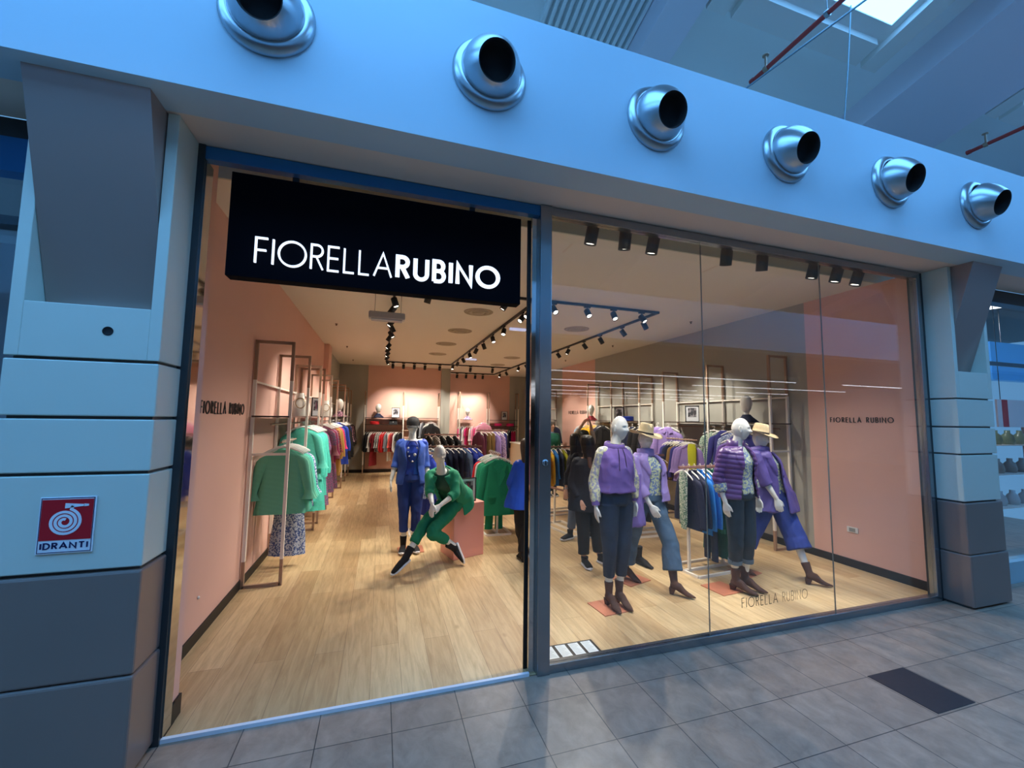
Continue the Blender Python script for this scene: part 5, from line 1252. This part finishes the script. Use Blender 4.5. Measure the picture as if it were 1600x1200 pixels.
rail(L_, (5.45, 5.6, 1.725), (5.45, 4.3, 1.725), -PI/2+.4, '{} from the left behind the bald violet mannequin', 'dark coats on the second olive wall rack', 1.0)
L_ = [('jacket', 'yellow'), ('jacket', 'yellow'), ('jacket', 'yellow'), ('coat', 'navy'), ('coat', 'black')]
rail(L_, (5.35, 7.3, 1.725), (5.35, 6.3, 1.725), -PI/2+.5, '{} from the left on the right wall beside the raised arms', 'yellow and dark jackets on the right wall', 1.0)
L_ = [('blouse', 'pale blue'), ('blouse', 'denim blue'), ('blouse', 'lime yellow')]
rail(L_, (5.45, 7.9, 1.70), (5.45, 7.45, 1.70), -PI/2+.4, '{} from the left next to the yellow jackets', 'pale tops next to the yellow jackets', .95)
L_ = [('shirt', 'cobalt blue'), ('blouse', 'dark floral'), ('blouse', 'purple floral'), ('blouse', 'dark floral'), ('blouse', 'plum'), ('blouse', 'dark floral'), ('blouse', 'navy')]
rail(L_, (5.3, 11.2, 1.70), (5.3, 9.4, 1.70), -.5, '{} from the back above the cash desk', 'patterned blouses above the cash desk', 1.05)

# --- floor stands
def floor_stand(label, cx, cy, rz, L, hgt, wd=.46, wood=True, garments=None, where='', group='', s=1.0, gz=-PI/2, jit=.06):
    e = empty('clothes_stand', (cx, cy, 0), rz); tag(e, label, 'clothes rack', 'low clothes stands'); w_ = .028
    b = MB()
    I_ = L/2-.09
    for y in (-wd/2, wd/2): b.sq((-L/2, y, .018), (L/2, y, .018), w_, w_)
    b.sq((-L/2, 0, .018), (L/2, 0, .018), w_, w_)
    for x in (-L/2, L/2): b.sq((x, -wd/2, .018), (x, wd/2, .018), w_, w_)
    b.build('base_frame', WHT, e)
    for x in (-I_, I_): MB().sq((x, 0, .03), (x, 0, hgt), w_, w_).build('post', WHT, e)
    r_ = MB().sq((-L/2-.04, 0, hgt), (L/2+.04, 0, hgt), .03, .03).build('rail', mat('rose_wood', (150, 110, 98), .5, var=.2, vscale=14), e)
    if garments:
        d = V((math.cos(rz), math.sin(rz), 0)); p0 = V((cx, cy, hgt+.017))-d*(L/2+.02); p1 = V((cx, cy, hgt+.017))+d*(L/2-.03)
        rail(garments, p0, p1, rz+gz, where, group, s, jit)
    return e
floor_stand('white clothes stand with navy padded jackets between the window mannequins', 3.93, 1.42, .08, .74, 1.25, .46, garments=[('scarf', 'white and green floral'), ('puffer', 'navy'), ('puffer', 'navy'), ('shirt', 'bright blue'), ('sweater', 'bright blue'), ('shirt', 'forest green'), ('coat', 'forest green'), ('sweater', 'navy and white striped')],
            where='{} from the left on the stand between the window mannequins', group='clothes on the window stand', s=1.05, gz=-PI/2-.22)
garment('trousers', 'dark denim', (4.0, 1.42, 1.03), -PI/2-.2, '', 'x', 'dark denim trousers showing below the navy padded jackets', .85)
floor_stand('white clothes stand with emerald blazers beside the salmon cube', 1.82, 3.78, PI/2, .62, 1.25, .40)
rail([('blazer', 'emerald'), ('blazer', 'emerald'), ('blazer', 'emerald'), ('shirt', 'emerald'), ('shirt', 'white'), ('blouse', 'red')], (1.80, 3.42, 1.267), (1.80, 4.02, 1.267), 0, '{} from the front on the stand beside the salmon cube', 'clothes on the green stand', 1.12, .08)
garment('trousers', 'emerald', (1.80, 3.63, 1.02), 0, '', 'x', 'emerald green trousers hanging under the emerald blazers', .88)
floor_stand('white clothes stand with denim behind the green mannequin', 1.22, 4.75, 0, 1.15, 1.30, .46, garments=[('shirt', 'royal blue'), ('shirt', 'pale blue'), ('jeans', 'denim blue'), ('jeans', 'white'), ('jeans', 'dark denim'), ('jeans', 'dark denim'), ('jeans', 'navy'), ('jeans', 'dark denim'), ('shirt', 'denim blue'), ('shirt', 'royal blue'), ('coat', 'royal blue')],
            where='{} from the left on the denim stand', group='clothes on the denim stand', s=.98, gz=-PI/2+.5)
floor_stand('white clothes stand with royal blue clothes behind the blue mannequin', .75, 3.95, 0, .52, 1.25, .42, garments=[('shirt', 'royal blue'), ('blouse', 'blue and white floral'), ('coat', 'royal blue'), ('shirt', 'royal blue')], where='{} from the left behind the blue suit mannequin', group='royal blue clothes behind the mannequin', s=.95, gz=-PI/2+.4)
floor_stand('clothes stand with black clothes behind the green mannequin head', 1.45, 7.2, 0, .8, 1.42, .42, garments=[('jacket', 'black'), ('blouse', 'black and white spotted'), ('jacket', 'black'), ('coat', 'black'), ('jacket', 'black')], where='{} from the left on the black clothes stand', group='clothes on the black stand', s=1.0, gz=-PI/2+.4)
floor_stand('clothes stand with plum and olive clothes in front of the rear recess', 2.62, 7.0, 0, .72, 1.53, .44, garments=[('coat', 'plum'), ('trousers', 'plum'), ('trousers', 'olive'), ('trousers', 'olive'), ('shirt', 'lavender'), ('shirt', 'purple floral'), ('trousers', 'indigo')], where='{} from the left on the plum and olive stand', group='clothes on the plum stand', s=1.0, gz=-PI/2+.4)
floor_stand('clothes stand with navy coats left of the cash desk', 3.22, 8.7, PI/2, .6, 1.46, .44)
rail([('coat', 'navy'), ('coat', 'navy'), ('coat', 'grey'), ('coat', 'navy')], (3.22, 8.38, 1.477), (3.22, 9.0, 1.477), .3, '{} from the front on the stand left of the cash desk', 'coats left of the cash desk', 1.05)
floor_stand('white clothes stand with yellow and blue clothes just right of the post', 3.42, 4.75, .1, .72, 1.28, .5, garments=[('jacket', 'yellow'), ('jacket', 'yellow'), ('blouse', 'bright blue'), ('shirt', 'dark denim'), ('blouse', 'lime yellow'), ('jeans', 'navy'), ('shirt', 'pale blue')], where='{} from the left on the yellow and blue stand', group='clothes on the yellow stand', s=1.0, gz=-PI/2-.1)
floor_stand('white clothes stand with dark trousers behind the wide-jeans mannequin', 4.15, 3.0, 0, .7, 1.25, .46, garments=[('trousers', 'black'), ('jacket', 'navy'), ('trousers', 'black'), ('jacket', 'black'), ('trousers', 'navy')], where='{} from the left on the dark stand inside the window', group='clothes on the dark stand', s=.98, gz=-PI/2+.35)
floor_stand('empty white clothes stand by the women behind the glass', 3.02, 3.55, 1.75, .9, .62, .4)

# --- cash desk and what stands on it
CREAM = mat('cream_lacquer', (226, 208, 182), .5)
e = empty('cash_desk', (4.5, 9.0, 0)); tag(e, 'plain cream cash desk in the middle of the shop floor', 'cash desk')
bevel(MB().box(-.48, .5, -.95, .95, .06, 1.05).build('body', CREAM, e), .008); bevel(MB().box(-.5, .52, -.97, .97, 1.05, 1.085).build('top', WHITE, e), .005); MB().box(-.44, .46, -.9, .9, .004, .06).build('plinth', BLACK, e)
e = empty('cash_register', (4.5, 8.5, 1.086)); tag(e, 'small dark cash register on the cream desk', 'cash register')
bevel(MB().box(-.16, .16, -.18, .18, 0, .11).build('drawer', BLACK, e), .006); MB().hexa([(-.12, .0, .11), (.12, .0, .11), (.12, .05, .11), (-.12, .05, .11)], [(-.15, .06, .36), (.15, .06, .36), (.15, .09, .36), (-.15, .09, .36)]).build('screen', STEEL_DK, e)

# --- display heads, busts, bags, folded clothes, frames on the shelves
def display_head(loc, rz, label, scarf=None, s=1.0):
    e = empty('hat_form', loc, rz); tag(e, label, 'display head', 'white display heads'); mb = MB()
    mb.lathe([(0, 0), (.08, 0), (.085, .01), (.07, .03), (.035, .07), (.033, .16)], (0, 0, 0), n=20); mb.build('stand', MANQ, e)
    h = MB().rings([(V((0, 0, z)), V((a, 0, 0)), V((0, -b, 0))) for z, a, b in ((.14, .03, .034), (.16, .045, .055), (.20, .062, .075), (.26, .078, .090), (.31, .076, .088), (.36, .052, .062), (.385, .02, .025), (.39, .004, .004))], 24).build('head', MANQ, e)
    if scarf:
        m = MB(); pts = []
        m.rings([(V((0, -.01, 0.002)), V((.14, 0, 0)), V((0, -.10, 0))), (V((0, -.01, .03)), V((.12, 0, 0)), V((0, -.09, 0))), (V((0, 0, .075)), V((.07, 0, 0)), V((0, -.06, 0))), (V((0, 0, .11)), V((.045, 0, 0)), V((0, -.045, 0)))], 26, fold=lambda u, t: .14*math.sin(5*t+3*u)*(1-u))
        bake(m.build('scarf', FAB[scarf], e), fold=wrinkle(.008, 20, 30, 2))
    e.scale = (s, s, s); return e
display_head((-1.08, 9.3, 1.82), .3, 'white display head with dark floral scarf at the far left shelf', 'dark floral', 1.25)
display_head((-.08, 11.45, 1.81), .4, 'white display head with dark scarf on the back wall shelf', 'navy', 1.15)
display_head((3.22, 13.05, 1.77), 0, 'white display head with purple scarf on rear recess shelf', 'purple floral', 1.15)
display_head((5.50, 2.22, 1.81), -.7, 'white display head with dark shawl on nearest olive wall shelf', 'navy', 1.12)
display_head((5.50, 7.30, 1.81), -.6, 'white display head above the raised arms on right wall shelf', 'dark red', 1.1)
def bust(loc, rz, label):
    e = empty('necklace_bust', loc, rz); tag(e, label, 'display bust', 'white necklace busts')
    mb = MB(); mb.rings([(V((0, 0, 0)), V((.12, 0, 0)), V((0, -.075, 0))), (V((0, 0, .10)), V((.135, 0, 0)), V((0, -.08, 0))), (V((0, 0, .18)), V((.12, 0, 0)), V((0, -.06, 0))), (V((0, .0, .235)), V((.055, 0, 0)), V((0, -.045, 0))), (V((0, .0, .32)), V((.045, 0, 0)), V((0, -.04, 0)))], 26)
    mb.build('bust', MANQ, e)
    n_ = MB(); n_.path([V((.06*math.sin(t), -.045-.05*(.5-.5*math.cos(t)), .25-.14*(.5-.5*math.cos(t)))) for t in [2*PI*i/24 for i in range(25)]], .006, 6); n_.build('necklace', mat('gold_chain', (150, 120, 80), .35, metal=.6), e)
bust((-1.08, 3.48, 1.82), .25, 'white necklace bust on the left wall shelf, nearer one')
bust((-1.08, 6.3, 1.82), .25, 'white necklace bust on the left wall shelf, farther one')
poster('picture_frame', (-1.10, 5.15, 1.82), 1.1, .24, .33, 'black framed photo between the necklace busts on left shelf', 'framed fashion photos', dress=(120, 60, 90))
poster('picture_frame', (.47, 11.5, 1.81), 0, .26, .33, 'framed photo of a dark coat on the back wall shelf', 'framed fashion photos', dress=(30, 30, 50))
poster('picture_frame', (4.72, 13.05, 1.77), 0, .24, .34, 'framed photo on the rear recess shelf above folded pink clothes', 'framed fashion photos', dress=(60, 90, 140))
poster('picture_frame', (5.50, 3.42, 1.81), -.75, .24, .30, 'framed photo on olive wall shelf left of the window mullion', 'framed fashion photos', dress=(60, 60, 66))
poster('picture_frame', (5.50, 5.90, 1.81), -.75, .22, .33, 'narrow framed photo on olive wall shelf above the bald violet mannequin', 'framed fashion photos', dress=(40, 40, 46))
def folded(loc, colour, label, n=2, rz=0):
    e = empty('folded_clothes', loc, rz); tag(e, label, 'folded clothes', 'folded clothes on shelves')
    for k in range(n):
        mb = MB(); mb.rings([(V((0, 0, k*.035+z)), V((a, 0, 0)), V((0, -b, 0))) for z, a, b in ((.0, .13, .10), (.006, .15, .115), (.018, .156, .12), (.03, .15, .115), (.035, .13, .10))], 20); mb.build('layer', FAB[colour], e)
folded((-.18, 11.48, 1.58), 'red', 'red bag lying on the lower back wall shelf', 3)
folded((4.45, 13.0, 1.53), 'fuchsia', 'folded fuchsia clothes on rear recess shelf, left pile', 3)
folded((4.95, 13.0, 1.53), 'fuchsia', 'folded fuchsia clothes on rear recess shelf, right pile', 3)
folded((5.55, 5.62, 1.81), 'royal blue', 'folded deep blue sweater on olive wall shelf behind the straw hat', 3)
e = empty('handbag', (.40, 11.45, 1.58)); tag(e, 'black handbag on the lower back wall shelf', 'handbag')
bevel(MB().hexa([(-.14, -.05, 0), (.14, -.05, 0), (.14, .05, 0), (-.14, .05, 0)], [(-.12, -.02, .15), (.12, -.02, .15), (.12, .02, .15), (-.12, .02, .15)]).build('bag', BLKF, e), .015)
MB().path([(-.06, 0, .14), (-.045, 0, .19), (0, 0, .205), (.045, 0, .19), (.06, 0, .14)], .006, 6).build('handle', BLKF, e); MB().box(-.012, .012, -.045, -.038, .07, .10).build('clasp', BEADS, e)
# person far inside, left edge of the window
J = stand(3.95, 6.4, 0, .98)
e = figure('person', None, 'grey-haired person in dark green sweater deep inside, just right of the post', 'person')
body('body', J, SKIN, e, sc=.95, hs=.95); trousers('trousers', J, BLKF, e, cuff=.95, seed=51); top('sweater', J, FAB['forest green'], e, lo=-.05, grow=.03, sl=1.9, seed=52); hairdo(J, mat('grey_hair', (110, 96, 84), .6), e, .0, .07)
MB().lathe([(.060, -.04), (.085, -.03), (.06, .03)], J['nk'], (0, 0, 1), 20).build('collar', FAB['pale blue'], e)
sneaker(e, (3.88, 6.4, .004), (-.1, -1, 0), m=BLKF, sole=SOLE, ankle=.12); sneaker(e, (4.02, 6.4, .004), (.1, -1, 0), m=BLKF, sole=SOLE, ankle=.12); settle(e, 3.95, 6.4)

# ------------------------------------------------------------------ neighbouring shops
NB = mat('neighbour_dark', (52, 62, 74), .5)
nw = struct(empty('window_2', (-4, 0, 0)))
MB().box(-1, 2.19, .10, .14, .08, H-.28).build('pane', GLASS, nw); MB().box(-1, 2.19, .06, .16, 0, .08).box(-1, 2.19, .06, .16, H-.12, H-.004).build('frame', STEEL_DK, nw)
MB().box(-1, 2.19, .05, .15, H-.32, H-.12).build('blue_header', BLUE_METAL, nw); MB().box(-1, 2.19, .04, .14, 2.86, 2.91).build('transom', STEEL_DK, nw)
struct(boxo('wall_neighbour_left', mat('neighbour_wall', (150, 165, 180), .6), -6, -1.62, 2.4, 2.5, 0, H))
struct(boxo('ceiling.005', mat('neighbour_ceiling', (150, 165, 172), .6), -6, -1.62, .3, 2.5, H, H+.1))
nw = struct(empty('window_3', (8, 0, 0)))
MB().box(-1.72, 3, .12, .15, .24, H-.15).build('pane', GLASS, nw); MB().box(-1.72, 3, .06, .2, 0, .24).build('plinth', mat('light_blue_plinth', (150, 186, 200), .5), nw); MB().box(-1.72, 3, .06, .18, H-.16, H-.004).build('frame', STEEL_DK, nw)
MB().box(-1.72, 3, .11, .13, 2.55, 2.60).build('transom', STEEL, nw)
struct(boxo('wall_neighbour_right', mat('neighbour_shelfwall', (58, 62, 66), .7), 6.15, 12, 3.0, 3.1, 0, H))
struct(boxo('ceiling.006', mat('neighbour_ceiling_r', (84, 90, 88), .6), 6.15, 12, .3, 3.1, H-.02, H+.1))
struct(boxo('wall_neighbour_divider', PINK, 6.10, 6.15, .1, 3.1, 0, H))
struct(boxo('floor.002', TILE, 6.1, 12, 0, 3.1, -.1, .002))
e = tag(MB().lathe([(0, 0), (.16, 0), (.18, -.012), (.17, -.02), (0, -.02)], n=30).build('round_ceiling_lamp', mat('round_lamp_glow', (255, 255, 255), .4, emit=(250, 252, 255), estr=3), loc=(7.95, .42, H-.03)), 'bright round ceiling lamp in the shop at the right edge', 'ceiling light')
ld = bpy.data.lights.new('round_lamp', 'AREA'); ld.size = .3; ld.energy = 30; ld.color = (.9, .95, 1); lo = bpy.data.objects.new('round_lamp', ld); C.objects.link(lo); lo.location = (7.6, 1.2, H-.08)
e = empty('hanging_banner', (8.27, .35, 1.98)); tag(e, 'white banner with a red stripe in the right neighbour window', 'banner')
MB().bar((-.5, 0, .18), (-.5, 0, H-2.06), .004, 6).build('cord', STEEL_DK, e); MB().bar((.8, 0, .18), (.8, 0, H-2.06), .004, 6).build('cord', STEEL_DK, e); MB().box(-.6, .9, -.01, .01, -.18, .18).build('cloth', mat('banner_white', (220, 220, 226), .7), e); MB().box(-.50, -.38, -.014, -.01, -.18, .18).build('stripe', SR, e)
st = empty('display_stand', (8.5, .75, 0)); tag(st, 'glass-fronted display stand with three shelves in the right neighbour shop', 'display stand')
bx_ = MB().box(8.0, 10.2, .50, .62, 2.45, 2.98).build('back_panel', mat('blue_backlit_panel', (40, 120, 200), .4, emit=(60, 150, 235), estr=.35)); tag(bx_, 'glowing blue panel high in the right neighbour window', 'panel'); MB().bar((8.4, .56, 2.98), (8.4, .56, H-.02), .006).bar((9.8, .56, 2.98), (9.8, .56, H-.02), .006).build('cord', STEEL, bx_)
for x in (-.98, 1.18):
    for y in (-.18, .18): MB().sq((x, y, .003), (x, y, 1.9), .03).build('post', STEEL, st)
for k, (z, cc) in enumerate(((1.55, (120, 140, 110)), (1.15, (150, 140, 130)), (.7, (200, 205, 210)))):
    MB().box(-1.0, 1.2, -.2, .2, z-.012, z).build('shelf', WHITE, st)
    for q in range(5):
        x = -.75+q*.3; o = MB().lathe([(0, 0), (.06, 0), (.075, .05), (.06, .13), (.03, .16), (.03, .2), (0, .2)], n=14).build('vase', mat('vase_%d' % k, cc, .3, var=.3), loc=(8.5+x, .68, z+.001))
        tag(o, 'small vase on the %s neighbour shelf, %s from the left' % (['top', 'middle', 'bottom'][k], ORD[q]), 'vase', 'vases in the neighbour window')
